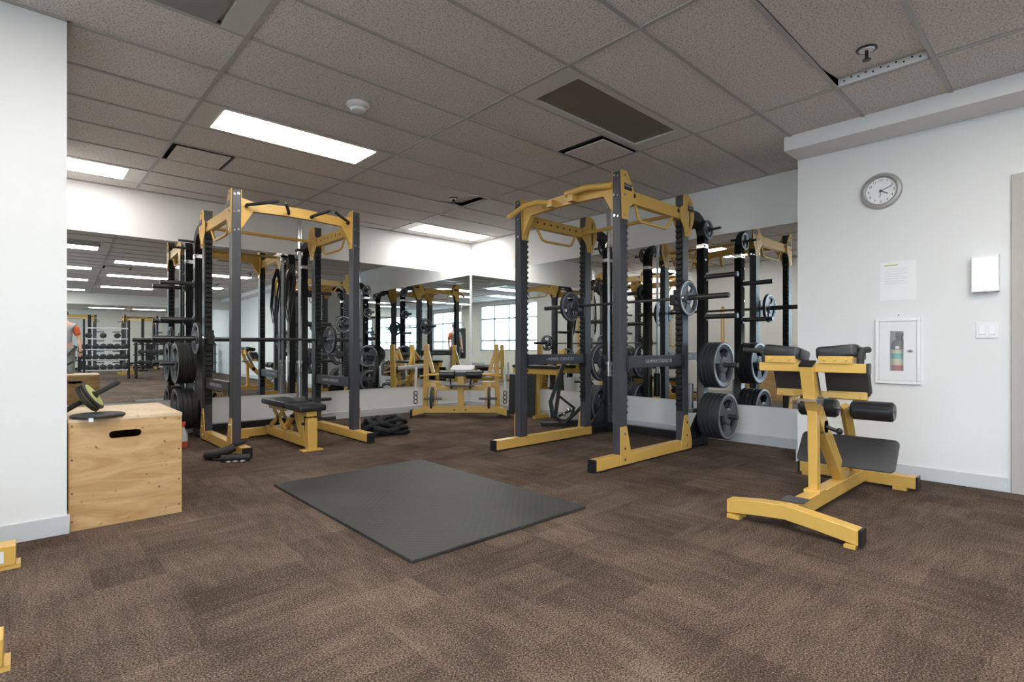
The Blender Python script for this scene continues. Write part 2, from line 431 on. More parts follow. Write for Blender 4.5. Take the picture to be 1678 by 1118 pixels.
for x, y in RAIS:                                       # tiles that have slipped up off their ledge
    q = MB()
    for xa, xb, za, zb in ((.02, 1.2, .006, .006), (1.2, 1.50, .006, .05)):
        q.hexa([Vector(v) for h in (0, .016) for v in ((x + xa, y + .015, ZC + za + h), (x + xb, y + .015, ZC + zb + h), (x + xb, y + .493, ZC + zb + h), (x + xa, y + .493, ZC + za + h))])
    bmesh.ops.remove_doubles(q.b, verts=q.b.verts[:], dist=.0005)
    o = q.build('ceiling_tile', 'tile', angle=2)
    tag(o, 'speckled ceiling tile lifted off its ledge ' + ('near the clock wall' if y < 2 else 'above the gap between the two power racks'), 'ceiling tile')
b = MB()
for x in GX[1:]:
    if x < XE - .05:
        if x < .1: b.box(x - .012, x + .012, YS, 3.64, ZC - .004, ZC + .003)
        else: b.box(x - .012, x + .012, YS, YN + .13, ZC - .004, ZC + .003)
for y in GY[1:]:
    b.box(.178 if y > 3.6 else XW, XE if y > 1.67 else XC, y - .012, y + .012, ZC - .0035, ZC + .0035)
b.hexa([Vector(v) for z in (ZC - .004, ZC + .004) for v in ((.178, YN + .107, z), (XE, YN - .02, z), (XE, YN, z), (.178, YN + .127, z))]).box(XE - .02, XE, 1.67, YN, ZC - .004, ZC + .004)
b.box(.178, .198, 3.64, YN, ZC - .004, ZC + .004).box(XW, .178, 3.62, 3.64, ZC - .004, ZC + .004)
struct('trim_3', b, 'grid')
struct('trim_4', MB().box(XW - .2, XE + .2, YS - .2, YN + .2, ZC + .3, ZC + .4), 'door')   # slab above the suspended ceiling
b = MB().box(3.968 - .010, 3.968 + .001, .63, 1.10, ZC - .002, ZC + .062); b.mi = 1
for k in range(11): b.cyl((3.957, .665 + .04 * k, ZC + .03 + .012 * (k % 2)), (3.9585, .665 + .04 * k, ZC + .03 + .012 * (k % 2)), .006, 8)
struct('trim_5', b, ['whitem', 'black'])

# ------------------------------------------------------------------ ceiling fixtures
LL = {0: 'lit fluorescent ceiling panel in front of the left power rack', 1: 'lit ceiling panel cut by the white pillar at upper left', 2: 'lit ceiling panel in the far corner above the mirrors'}
for i, (x, y) in enumerate(LIT):
    x0 = max(x, .19) if y > 3.6 else x
    x0 = max(x0, XW + .01); x1 = x + 1.524
    if i == 2: x1 = XE - .01
    if i in (0,): pass
    t = thing('ceiling_light', LL.get(i, 'lit ceiling panel of the gym behind the camera, seen only in the mirrors'), 'ceiling light', ((x0 + x1) / 2, y + .254, ZC), 0,
              'ceiling lights over the mirrored floor' if i < 3 else 'ceiling lights seen in the mirrors')
    hx = (x1 - x0) / 2 - .012; m0 = .15 if x0 == x else .0
    la, lb = -hx + (m0 if m0 else .0), hx - .15
    f = MB().box(-hx, la, -.242, .242, -.004, .06) if m0 else MB()
    f.box(lb, hx, -.242, .242, -.004, .06).box(la, lb, .20, .242, -.004, .06).box(la, lb, -.242, -.20, -.004, .06).box(la, lb, -.2, .2, .04, .06)
    f.build('housing', 'trof', t)
    MB().box(la + .001, lb - .001, -.199, .199, -.006, .006).build('diffuser', 'lamp', t)
for x, y in OFF:
    t = thing('ceiling_light', 'unlit recessed ceiling light with a dark lens above the rubber mat', 'ceiling light', (x + .762, y + .254, ZC))
    f = MB().box(-.75, -.60, -.242, .242, -.004, .06).box(.60, .75, -.242, .242, -.004, .06).box(-.6, .6, .195, .242, -.004, .06).box(-.6, .6, -.242, -.195, -.004, .06)
    f.build('housing', 'trof', t)
    MB().box(-.599, .599, -.194, .194, .010, .03).build('lens', 'lensoff', t)
for x, y in PAN:
    t = thing('ceiling_panel', 'plain grey metal panel set in the ceiling at top left', 'ceiling panel', (x + .762, y + .254, ZC))
    MB().box(-.75, .60, -.235, .235, .0, .02).build('panel', 'lensgrey', t)
    MB().box(.625, .75, -.242, .242, -.004, .03).box(.60, .625, -.242, .242, .03, .05).build('frame', 'trof', t)
for i, (x, y, s) in enumerate(VENT):
    cx = x + (1.27 if s else .254)
    t = thing('ceiling_vent', ['square plaque air diffuser beyond the lit light before the left rack', 'square plaque air diffuser behind the unlit ceiling light', 'air diffuser behind the camera, left one seen in the mirror', 'air diffuser behind the camera, right one'][i], 'air vent', (cx, y + .254, ZC))
    MB().box(-.25, .25, -.25, .25, .05, .06).box(-.25, -.235, -.25, .25, 0, .05).box(.235, .25, -.25, .25, 0, .05).box(-.25, .25, -.25, -.235, 0, .05).box(-.25, .25, .235, .25, 0, .05).build('neck', 'black', t)
    MB().box(-.205, .215, -.215, .205, -.012, -.004).build('plaque', 'tile', t)
    MB().cyl((0, 0, -.005), (0, 0, .055), .02).build('stem', 'trof', t)
t = thing('smoke_detector', 'round white smoke detector on the ceiling right of the lit light', 'smoke detector', (1.743, 3.474, ZC))
MB().lathe([(.075, 0), (.08, -.012), (.07, -.022), (.05, -.026)][::-1], n=32).build('base', 'whitem', t)
MB().lathe([(.052, -.024), (.055, -.038), (.045, -.052), (.012, -.056)][::-1], n=32).build('sensor_cap', 'white', t)
MB().lathe([(.056, -.030), (.0575, -.033), (.056, -.036)][::-1], n=32).build('vent_ring', 'silver', t)
for lab, x, y, zz in (('sprinkler head in the lifted tile near the clock wall', 3.58, .85, .005), ('sprinkler head in the lifted tile above the far machine', 3.66, 4.94, .006)):
    t = thing('sprinkler_head', lab, 'sprinkler', (x, y, ZC + zz))
    MB().lathe([(.052, .004), (.052, -.006), (.04, -.007)][::-1], n=28).build('escutcheon', 'black', t)
    MB().lathe([(.04, -.0071), (.038, -.010), (.02, -.011)][::-1], n=28).build('inner_ring', 'whitem', t)
    MB().cyl((0, 0, -.008), (0, 0, -.05), .009).beam((-.014, 0, -.02), (-.014, 0, -.06), .006, .006).beam((.014, 0, -.02), (.014, 0, -.06), .006, .006).build('body', 'black', t)
    MB().lathe([(.022, -.062), (.022, -.066)][::-1], n=20).box(-.016, .016, -.004, .004, -.064, -.058).build('deflector', 'black', t)

# ------------------------------------------------------------------ mirrors
def mirrors(axis, edges, labels, grp):
    for k, (a, c) in enumerate(zip(edges, edges[1:])):
        a += .0015; c -= .0015
        if axis == 'x': q = MB().box(a, c, YN - .008, YN - .001, .392, 2.185)
        else: q = MB().box(XE - .008, XE - .001, a, c, .392, 2.185)
        o = tag(q.build('wall_mirror', 'mirror'), labels[k], 'mirror', grp)
        if axis == 'x': skew(o)
mirrors('x', [.182, 1.352, 2.723, 4.094, 5.46], ['mirror panel of the back wall beside the white pillar, left of the rack', 'mirror panel of the back wall directly behind the left power rack, its left half',
    'mirror panel of the back wall behind the right half of left power rack', 'mirror panel of the back wall next to the corner, behind the yellow machine'], 'mirror panels on the back wall')
mirrors('y', [1.676, 2.79, 4.16, 5.53, 6.89], ['mirror panel of the right wall beside the projecting clock wall', 'mirror panel of the right wall behind the near half of right power rack',
    'mirror panel of the right wall behind the far half of right power rack', 'mirror panel of the right wall next to the corner'], 'mirror panels on the right wall')

struct('trim_7', MB().box(XE - .020, XE - .0085, YN - .024, YN - .010, .392, 2.185), 'whitem')
# ------------------------------------------------------------------ clock wall fittings
t = thing('wall_clock', 'round silver-rimmed wall clock high on the clock wall', 'clock', (XC, 1.065, 2.195), 0)
R90 = Euler((0, -PI / 2, 0)).to_matrix()
def facing(mb):                                          # local Z profile turned to look along -X
    bmesh.ops.rotate(mb.b, verts=mb.b.verts[:], cent=(0, 0, 0), matrix=R90); return mb
facing(MB().lathe([(.135, .0), (.138, .015), (.130, .03), (.112, .036), (.102, .028), (.100, .012), (.02, .011)], n=48)).build('rim', 'silver', t)
facing(MB().lathe([(.101, .0115), (.101, .013)], n=48)).build('dial', 'whitem', t)
for h in range(1, 13):
    a = h * PI / 6
    words(str(h), .024, 'black', 'numeral', t, (-.0145, -.082 * math.sin(a), .082 * math.cos(a)), (PI / 2, 0, -PI / 2), .0003)
def hand(a, l, w_, off):
    a = math.radians(a); d = Vector((0, -math.sin(a), math.cos(a)))
    MB().beam(Vector((-off, 0, 0)) - d * .015, Vector((-off, 0, 0)) + d * l, w_, .0015, (1, 0, 0)).build('hand', 'black', t)
hand(68, .078, .004, .017); hand(122, .052, .006, .0155); hand(188, .05, .003, .019)
facing(MB().lathe([(.006, .014), (.006, .021)], n=12)).build('hub', 'black', t)

t = thing('paper_notice', 'white paper notice in a clear sleeve taped above the extinguisher cabinet', 'notice', (XC, .960, 1.345))
MB().box(-.0016, -.0004, -.113, .113, 0, .295).build('sheet', 'whitem', t)
q = MB().box(-.0024, -.0018, .0, .085, .262, .272)
q.build('heading', 'lime', t, label='faint yellow heading strip')
q = MB()
for k in range(7): q.box(-.0022, -.0017, -.06 + .02 * (k % 2), .085, .235 - .018 * k, .2375 - .018 * k)
q.build('print_lines', 'base', t)

t = thing('extinguisher_cabinet', 'white recessed fire extinguisher cabinet with a narrow window', 'fire cabinet', (XC, .960, .955))
f = cells(MB(), -.142, .142, -.25, .25, [(-.118, .118, -.226, .226)], lambda q, a, bb, c, d: q.box(-.022, -.0, a, bb, c, d))
f.build('frame', 'whitem', t, .003)
f = cells(MB(), -.116, .116, -.224, .224, [(-.038, .047, -.151, .152)], lambda q, a, bb, c, d: q.box(-.016, -.004, a, bb, c, d))
f.build('door', 'white', t)
MB().box(-.013, -.011, -.037, .046, -.150, .151).build('window_pane', 'glass', t)
MB().box(-.024, -.016, -.095, -.066, -.008, .008).build('latch', 'silver', t, .001)
MB().box(-.0262, -.024, -.086, -.075, -.004, .004).build('latch_mark', 'black', t)
MB().box(.12, .13, -.08, .08, -.18, .18).box(.0, .12, -.085, -.08, -.19, .19).box(.0, .12, .08, .085, -.19, .19).box(0, .12, -.085, .085, -.19, -.185).box(0, .12, -.085, .085, .185, .19).build('box_liner', 'white', t)
t = thing('fire_extinguisher', 'red fire extinguisher with a pale label inside the white cabinet', 'fire extinguisher', (XC + .056, .965, .771))
MB().lathe([(.043, 0), (.048, .01), (.048, .22), (.035, .255), (.016, .268)], n=28).build('cylinder', 'red', t)
MB().lathe([(.049, .075), (.049, .195)], n=28).build('label_band', 'cream', t)
MB().lathe([(.0495, .125), (.0495, .165)], n=28).build('label_band', 'teal', t)
MB().lathe([(.05, .195), (.05, .235), (.04, .256), (.019, .275), (.019, .30)], n=24).box(-.012, .012, -.03, .02, .298, .325).build('valve_head', 'black', t)
MB().box(-.052, -.050, -.012, .012, .20, .222).build('gauge', 'white', t)

t = thing('wall_sconce', 'square glowing wall light in a silver frame near the door', 'wall light', (XC, .458, 1.49))
f = MB().box(-.055, 0, -.072, -.062, -.125, .125).box(-.055, 0, .062, .072, -.125, .125).box(-.055, 0, -.062, .062, .112, .125).box(-.055, 0, -.062, .062, -.125, -.112)
f.build('frame', 'whitem', t, .002)
MB().box(-.05, -.005, -.061, .061, -.111, .111).build('diffuser', 'sconce', t, .006)
MB().sphere((-.05, 0, -.128), .009).build('knob', 'silver', t)
t = thing('light_switch', 'double rocker light switch plate below the wall light', 'light switch', (XC, .451, 1.103))
MB().box(-.007, 0, -.06, .06, -.057, .057).build('plate', 'white', t, .003)
for s in (-1, 1): MB().obox((-.009, s * .025, 0), (.006, .032, .066), (0, .05, 0)).build('rocker', 'whitem', t, .0015)
# door
d = struct('door_1', MB().box(XC + .05, XC + .09, DH[0] + .03, DH[1] - .03, .005, DH[3] - .03), 'door', .002)
q = MB().box(XC - .02, XC + .14, DH[1] - .03, DH[1] + .055, 0, 2.145).box(XC - .02, XC + .14, DH[0] - .055, DH[0] + .03, 0, 2.145).box(XC - .02, XC + .14, DH[0] + .03, DH[1] - .03, DH[3] - .03, 2.145)
q.box(XC + .015, XC + .05, DH[1] - .045, DH[1] - .03, 0, DH[3] - .03)
q.build('door_frame', 'frame', d, .004)
MB().cyl((XC + .05, -.56, 1.0), (XC - .0, -.56, 1.0), .012).cyl((XC, -.56, 1.0), (XC, -.44, 1.0), .01).build('door_handle', 'steel', d)
t = tag(MB().cyl((XC - .003, .955, 1.228), (XC, .955, 1.228), .004).build('screw_head', 'black'), 'tiny dark screw head just above the extinguisher cabinet', 'screw')

# ------------------------------------------------------------------ weight plates
def plate_mesh(name, R, T, rim='ironrim'):
    """three-grip plate about local X, thickness T, from x=0 to x=T"""
    b = bmesh.new(); n = 60; rad = [.026, R * .30, R * .36, R * .74, R * .80, R * .90, R * .935, R]
    th = [T * .5, T * .5, T * .30, T * .30, T * .32, T * .5, T * .5, T * .40]
    op = [[False] * n for _ in rad]
    for j in range(n):
        a = (j + .5) / n * 3 % 1
        if .22 < a < .78: op[2][j] = True
    V = {}
    def v(i, j, s):
        j %= n; k = (i, j, s)
        if k not in V:
            a = 2 * PI * j / n + .5
            V[k] = b.verts.new((T / 2 + s * th[i], rad[i] * math.cos(a), rad[i] * math.sin(a)))
        return V[k]
    def face(vs, m):
        f = b.faces.new(vs); f.material_index = m
    for i in range(len(rad) - 1):
        for j in range(n):
            if op[i][j]: continue
            mm = 1 if i == 5 else 0
            for s in (-1, 1): face([v(i, j, s), v(i, j + 1, s), v(i + 1, j + 1, s), v(i + 1, j, s)], mm)
    for j in range(n):
        face([v(7, j, -1), v(7, j + 1, -1), v(7, j + 1, 1), v(7, j, 1)], 2)
        face([v(0, j, -1), v(0, j + 1, -1), v(0, j + 1, 1), v(0, j, 1)], 0)
        if op[2][j]:
            for i in (2, 3): face([v(i, j, -1), v(i, j + 1, -1), v(i, j + 1, 1), v(i, j, 1)], 0)
            if not op[2][(j - 1) % n]: face([v(2, j, -1), v(3, j, -1), v(3, j, 1), v(2, j, 1)], 0)
            if not op[2][(j + 1) % n]: face([v(2, j + 1, -1), v(3, j + 1, -1), v(3, j + 1, 1), v(2, j + 1, 1)], 0)
    bmesh.ops.recalc_face_normals(b, faces=b.faces[:])
    me = bpy.data.meshes.new(name); b.to_mesh(me); b.free()
    for q in ('iron', rim, 'rubber'): me.materials.append(M[q])
    me.polygons.foreach_set('use_smooth', [True] * len(me.polygons)); me.set_sharp_from_angle(angle=math.radians(30))
    return me
PL = {'big': (plate_mesh('big_plate', .225, .042), .042), 'mid': (plate_mesh('mid_plate', .165, .034), .034), 'sml': (plate_mesh('small_plate', .095, .024), .024)}
def put_plate(kind, base, d, label, group=None):
    """d: unit direction along the peg; base: centre of the plate's inner face"""
    d = Vector(d); me, T = PL[kind]
    o = bpy.data.objects.new('weight_plate', me); C.objects.link(o)
    o.rotation_euler = (random.choice((0, 1.1, 2.4)), 0, math.atan2(d.y, d.x)) if False else Euler((0, 0, math.atan2(d.y, d.x)))
    o.location = Vector(base)
    return tag(o, label, 'weight plate', group)
ORD = ['innermost', 'second innermost', 'third innermost', 'fourth innermost', 'fifth innermost']
def stack(n, kind, base, d, where, group):
    p_ = Vector(base); T = PL[kind][1] + .0015
    for k in range(n):
        which = 'outermost' if k == n - 1 else ORD[k]
        if n == 1: lab = 'single plate on the ' + where
        else: lab = '%s weight plate on the %s' % (which, where)
        put_plate(kind, p_ + Vector(d) * (T * k + .003), d, lab, group)

# ------------------------------------------------------------------ power racks (local: +X to the rear, Y across)
RW, XR, XS, ZT = .59, 1.0, 1.40, 2.43
PEGZ = (.31, .81, 1.29, 1.69)
def make_rack(label, grips, loc, rz, bar_z, arm_z, labels=True):
    t = thing('power_rack', label, 'power rack', loc, rz, 'power racks')
    for s in (-1, 1):
        y = s * RW
        for x in (0, XR):
            u = MB().box(x - .05, x + .05, y - .038, y + .038, .10, ZT).build('upright', 'char', t, .004)
            g = MB(); dx = 1 if x == 0 else -1
            for k in range(34):
                z = .42 + k * .0515
                if dx > 0: g.prism([(x + .05, 0, z), (x + .073, 0, z + .012), (x + .073, 0, z + .030), (x + .05, 0, z + .034)], None, (0, .056, 0))
                else: g.prism([(x - .05, 0, z), (x - .05, 0, z + .034), (x - .073, 0, z + .030), (x - .073, 0, z + .012)], None, (0, .056, 0))
            bmesh.ops.translate(g.b, verts=g.b.verts[:], vec=(0, y - .028, 0))
            g.box(min(x + dx * .05, x + dx * .054), max(x + dx * .05, x + dx * .054), y - .032, y + .032, .38, 2.18)
            g.build('hook_strip', 'slot', u)
        f = MB().box(-.36, XR + .06, y - .04, y + .04, .012, .102).build('foot_beam', 'yellow', t, .004)
        MB().box(-.372, -.359, y - .042, y + .042, .008, .104).build('end_cap', 'black', f, .003)
        MB().box(-.30, -.22, y - .05, y + .05, 0, .012).box(.45, .53, y - .05, y + .05, 0, .012).box(.95, 1.03, y - .05, y + .05, 0, .012).build('foot_pad', 'rubber', f)
        for x in (0, XR):                                 # floor gussets outside the uprights
            yo = y + s * .038
            if x == 0: pts = [(-.05, yo, .015), (.13, yo, .015), (.10, yo, .09), (.035, yo, .33), (-.05, yo, .33)]
            else: pts = [(x - .10, yo, .015), (x + .10, yo, .015), (x + .10, yo, .10), (x + .03, yo, .34), (x - .03, yo, .34), (x - .08, yo, .12)]
            g = MB().prism(pts, None, (0, s * .008, 0)).build('gusset', 'yellow', t, .001)
            q = MB()
            for zz in (.06, .15, .27): q.cyl((x, yo + s * .008, zz), (x, yo + s * .016, zz), .011, 8)
            q.build('bolt', 'chrome', g)
            # upper bracket plates
            dx = 1 if x == 0 else -1
            pts = [(x - dx * .05, yo, ZT + .01), (x + dx * .035, yo, ZT + .01), (x + dx * .10, yo, ZT - .07), (x + dx * .135, yo, ZT - .13), (x + dx * .125, yo, ZT - .24), (x + dx * .075, yo, ZT - .28), (x + dx * .05, yo, ZT - .39), (x - dx * .03, yo, ZT - .39)]
            if x == XR:
                pts = [(x - .05, yo, ZT - .01), (x - .03, yo, ZT + .01), (x + .03, yo, ZT + .01), (x + .085, yo, ZT - .01), (x + .125, yo, ZT - .06), (x + .145, yo, ZT - .13), (x + .145, yo, ZT - .20), (x + .125, yo, ZT - .26), (x + .085, yo, ZT - .32), (x + .07, yo, ZT - .39), (x - .02, yo, ZT - .39), (x - .035, yo, ZT - .31), (x - .10, yo, ZT - .24), (x - .10, yo, ZT - .13), (x - .05, yo, ZT - .10)]
            g = MB().prism(pts, None, (0, s * .008, 0))
            yi = y - s * .038
            g.prism([(a, yi, c) for a, _, c in pts], None, (0, -s * .008, 0))
            if x == XR: g.prism([(x + .05, y - .046, ZT - .05), (x + .05, y + .046, ZT - .05), (x + .05, y + .046, ZT - .30), (x + .05, y - .046, ZT - .30)], None, (.02, 0, 0))
            g = g.build('top_bracket', 'yellow', t, .0015)
            q = MB()
            for zz in (ZT - .03, ZT - .19, ZT - .36):
                for sy in (s,): q.cyl((x, yo + sy * .008, zz), (x, yo + sy * .017, zz), .012, 8)
                q.cyl((x - dx * .05, y - .014 * s, zz), (x - dx * .059, y - .014 * s, zz), .011, 8); q.cyl((x - dx * .05, y + .02 * s, zz - .01), (x - dx * .059, y + .02 * s, zz - .01), .008, 8)
            q.build('bolt', 'chrome', g)
            if labels:
                bx = x + (.05 if x == 0 else .075)
                bd = MB().box(bx - .052, bx + .052, min(yo + s * .008, yo + s * .011), max(yo + s * .008, yo + s * .011), ZT - .145, ZT - .09).build('badge', 'black', g)
                words('HAMMER\nSTRENGTH', .02, 'text', 'badge_text', bd, (bx, yo + s * .0115, ZT - .105), (PI / 2, 0, 0 if s < 0 else PI))
        c = MB().box(.05, XR - .05, y - .03, y + .03, ZT - .235, ZT - .13)
        sb = c.build('side_beam', 'yellow', t, .004)
        q = MB()
        for k in range(7): q.cyl((.2 + .1 * k, y - s * .031, ZT - .18), (.2 + .1 * k, y - s * .028, ZT - .18), .012, 10)
        for hx in (.165, .88): q.cyl((hx, y + s * .028, ZT - .165), (hx, y + s * .031, ZT - .165), .02, 14)
        q.build('hole', 'black', sb)
        MB().tube([(.22, y - s * .0, ZT - .23), (.28, y - s * .01, ZT - .335), (.33, y - s * .01, ZT - .352), (.70, y - s * .01, ZT - .352), (.75, y - s * .01, ZT - .335), (.82, y, ZT - .23)], .013).build('side_handle', 'yellow', t)
        # safety arm
        a = MB().box(.05, XR - .05, y - .028, y + .028, arm_z - .052, arm_z + .052).build('safety_arm', 'char', t, .004)
        for sy in (-1, 1): words('HAMMER STRENGTH', .046, 'text', 'arm_lettering', a, (.55, y + sy * .0285, arm_z), (PI / 2, 0, 0 if sy < 0 else PI))
        MB().box(.035, .06, y - .046, y + .046, arm_z - .08, arm_z + .06).box(XR - .06, XR - .035, y - .046, y + .046, arm_z - .08, arm_z + .06).build('arm_bracket', 'black', a, .002)
        # bar hook on rear upright
        q = MB().box(XR - .085, XR - .04, y - .044, y + .044, bar_z - .11, bar_z + .09).box(XR - .165, XR - .085, y - .03, y + .03, bar_z - .06, bar_z - .018).box(XR - .175, XR - .152, y - .03, y + .03, bar_z - .06, bar_z + .035)
        q.build('bar_hook', 'black', t, .003)
        # storage tower
        path = [(XR + .05, y, 2.29)] + [(XS - .19 + .19 * math.sin(a_), y, 2.10 + .19 * math.cos(a_)) for a_ in [i * PI / 12 for i in range(7)]]
        q = MB()
        pp = [Vector(v) for v in path]
        for k in range(len(pp)):
            pass
        arc = []
        for off in (.045, -.045):
            row = [Vector((XR + .05, y, 2.27 + off))]
            for i in range(7):
                a_ = i * PI / 12; r_ = .19 + off
                row.append(Vector((XS - .19 + r_ * math.sin(a_), y, 2.08 + r_ * math.cos(a_))))
            row.append(Vector((XS + off, y, .0)))
            arc.append(row)
        for k in range(len(arc[0]) - 1):
            o0, o1, i1, i0 = arc[0][k], arc[0][k + 1], arc[1][k + 1], arc[1][k]
            q.hexa([v + Vector((0, sy * .038, 0)) for sy in (-1, 1) for v in (o0, o1, i1, i0)])
        bmesh.ops.remove_doubles(q.b, verts=q.b.verts[:], dist=.0005)
        su = q.build('storage_upright', 'black', t, .0)
        q = MB()
        for zz in (2.0, 1.86, 1.5, .6): q.cyl((XS - .02, y - s * .0385, zz), (XS - .02, y + s * .046, zz), .010, 8)
        q.build('bolt', 'chrome', su)
        MB().box(XS - .046, XS + .046, y - .039, y + .039, 1.98, 2.02).build('steel_sleeve', 'chrome', su)
        MB().box(XR + .05, XS - .04, y - .035, y + .035, .02, .09).prism([(XR + .055, y - .006, .09), (XS - .045, y - .006, .09), (XS - .045, y - .006, .40)], None, (0, .012, 0)).build('storage_foot', 'black', t, .002)
        for z in PEGZ:
            q = MB().cyl((XS, y + s * .038, z), (XS, y + s * .36, z), .0245, 20).cyl((XS, y + s * .036, z), (XS, y + s * .052, z), .04, 20)
            q.build('plate_peg', 'darksteel', t)
        MB().cyl((XS, y + s * .038, 2.16), (XS, y + s * .19, 2.16), .013, 12).build('plate_peg', 'darksteel', t)
    MB().box(XS - .035, XS + .035, -RW + .038, RW - .038, .03, .11).build('rear_base_beam', 'black', t, .004)
    # front beam, arched
    q = MB(); n = 10; top, bot = [], []
    for k in range(n + 1):
        u = -1 + 2 * k / n; yy = u * (RW - .046)
        e = (abs(u) ** 6)
        top.append((yy, ZT - .06 - .045 * u * u + .05 * e)); bot.append((yy, ZT - .155 - .02 * u * u - .17 * max(0, abs(u) - .86) / .14))
    for k in range(n):
        (y0, a0), (y1, a1), (_, b0), (_, b1) = top[k], top[k + 1], bot[k], bot[k + 1]
        q.hexa([Vector((-.02, y0, b0)), Vector((.03, y0, b0)), Vector((.03, y1, b1)), Vector((-.02, y1, b1)), Vector((-.02, y0, a0)), Vector((.03, y0, a0)), Vector((.03, y1, a1)), Vector((-.02, y1, a1))])
    bmesh.ops.remove_doubles(q.b, verts=q.b.verts[:], dist=.0005)
    q.build('front_beam', 'yellow', t)
    MB().cyl((XR - .09, -RW + .03, ZT - .19), (XR - .09, RW - .03, ZT - .19), .018).build('rear_tube', 'yellow', t)
    for s in (-1, 1):
        if grips == 'black':
            MB().tube([(-.02, s * .50, ZT - .13), (-.05, s * .50, ZT - .12), (-.29, s * (.30 if s > 0 else .235), ZT - .10)], .015).build('pull_up_grip', 'rubber', t)
            MB().tube([(-.02, s * .11, ZT - .13), (-.05, s * .12, ZT - .12), (-.29, s * (.235 if s > 0 else .19), ZT - .10)], .015).build('pull_up_grip', 'rubber', t)
        else:
            q = MB(); e = 0
            if s < 0:
                q.tube([(-.085, -.07, ZT - .085), (-.08, -.30, ZT - .075), (-.03, -.54, ZT - .10)], .027, 14).box(-.10, -.018, -.16, -.10, ZT - .16, ZT - .09).build('wide_pull_up_bar', 'yellow', t); continue
            for a, c in (((-.06, s * .10, ZT - .13), (-.13, s * .24, ZT - .10)), ((-.13, s * .24, ZT - .10), (-.16, s * (.38 + e), ZT - .115)), ((-.16, s * (.38 + e), ZT - .115), (-.31, s * (.43 + e), ZT - .235))):
                q.tube([a, c], .024, 10); q.sphere(c, .024)
            q.box(-.10, -.018, min(s * .09, s * .15), max(s * .09, s * .15), ZT - .16, ZT - .10)
            q.build('wide_pull_up_bar', 'yellow', t)
    # vertical bar holder
    MB().cyl((XS - .09, -RW + .085, .36), (XS - .09, -RW + .085, .62), .032).box(XS - .14, XS - .03, -RW + .03, -RW + .14, .33, .37).build('bar_holder', 'steel', t)
    MB().box(XS - .12, XS - .04, -RW + .03, -RW + .12, 2.18, 2.21).build('bar_holder', 'black', t)
    return t
rackB = make_rack('charcoal and yellow power rack with wide yellow pull-up bar, beside the right mirror', 'yellow', (3.64, 3.2, 0), 0, 1.44, .86)
rackA = make_rack('charcoal and yellow power rack with black pull-up grips and a bench inside', 'black', (2.045, 5.34, 0), PI / 2, 1.075, .605)
LA = lambda x, y, z: Vector((2.045 - y, 5.34 + x, z))
LB = lambda x, y, z: Vector((3.64 + x, 3.2 + y, z))

# barbells across the racks
def barbell(label, c, d, L=2.2, up=False, grp=None):
    """c centre, d unit axis"""
    t = thing('barbell', label, 'barbell', c, 0, grp); d = Vector(d)
    MB().cyl(-d * .66, d * .66, .0142, 16).build('shaft', 'darksteel', t)
    for s in (-1, 1):
        sl = MB().cyl(d * s * .68, d * s * L / 2, .025, 20).build('sleeve', 'steel' if up else 'darksteel', t)
        MB().cyl(d * s * .655, d * s * .69, .038, 20).build('collar', 'chrome', sl)
    return t
cb = LB(.885, 0, 1.441 - .0)
barbell('dark steel barbell racked across the right power rack, one plate each end', cb, (0, 1, 0))
ca = LA(.885, 0, 1.076)
barbell('dark steel barbell racked across the left power rack, one plate each end', ca, (1, 0, 0))
put_plate('mid', cb + Vector((0, .695, 0)), (0, 1, 0), 'three-grip weight plate on the far end of the right rack barbell')
put_plate('mid', cb + Vector((0, -.695, 0)), (0, -1, 0), 'three-grip weight plate on the near end of the right rack barbell')
put_plate('mid', ca + Vector((.695, 0, 0)), (1, 0, 0), 'three-grip weight plate on the right end of the left rack barbell')
put_plate('mid', ca + Vector((-.695, 0, 0)), (-1, 0, 0), 'three-grip weight plate on the left end of the left rack barbell')
for o, nm, L in ((LA, 'left', 2.2), (LB, 'right', 2.2)):
    c = o(XS - .09, -RW + .085, .375 + 1.1)
    if nm == 'right': c = LB(XS - .09, RW - .085, .375 + 1.1)
    t = thing('barbell', 'barbell standing upright at the back of the %s power rack' % nm, 'barbell', c, 0)
    MB().cyl((0, 0, -.66), (0, 0, .66), .0142, 16).build('shaft', 'steel', t)
    for s in (-1, 1):
        sl = MB().cyl((0, 0, s * .68), (0, 0, s * 1.1), .025, 20).build('sleeve', 'chrome', t)
        MB().cyl((0, 0, s * .655), (0, 0, s * .69), .038, 20).build('collar', 'chrome', sl)
q = MB().lathe([(.045, 0), (.045, .30), (.034, .30), (.034, .01)], n=20)
bmesh.ops.translate(q.b, verts=q.b.verts[:], vec=LB(XS - .09, RW - .085, .355))
o = q.build('bar_holder', 'black', rackB); o.matrix_parent_inverse = Matrix.Translation((-3.64, -3.2, 0))
# plates on storage pegs
a0 = RW + .053
stack(5, 'big', LB(XS, -a0, .31), (0, -1, 0), 'lowest near peg of the right power rack', 'plates on the lowest near peg of the right rack')
stack(4, 'big', LB(XS, -a0, .81), (0, -1, 0), 'second lowest near peg of the right power rack', 'plates on the second near peg of the right rack')
stack(1, 'sml', LB(XS, -RW - .042, 2.16), (0, -1, 0), 'top near peg of the right power rack', None)
stack(4, 'big', LB(XS, a0, .31), (0, 1, 0), 'lowest far peg of the right power rack', 'plates on the lowest far peg of the right rack')
stack(1, 'big', LB(XS, a0, .81), (0, 1, 0), 'second lowest far peg of the right power rack', None)
stack(2, 'sml', LB(XS, a0, 1.69), (0, 1, 0), 'fourth far peg of the right power rack', 'small plates on the far peg of the right rack')
stack(1, 'sml', LB(XS, RW + .042, 2.16), (0, 1, 0), 'top far peg of the right power rack', None)
stack(4, 'big', LA(XS, a0, .31), (-1, 0, 0), 'lowest left peg of the left power rack', 'plates on the lowest left peg of the left rack')
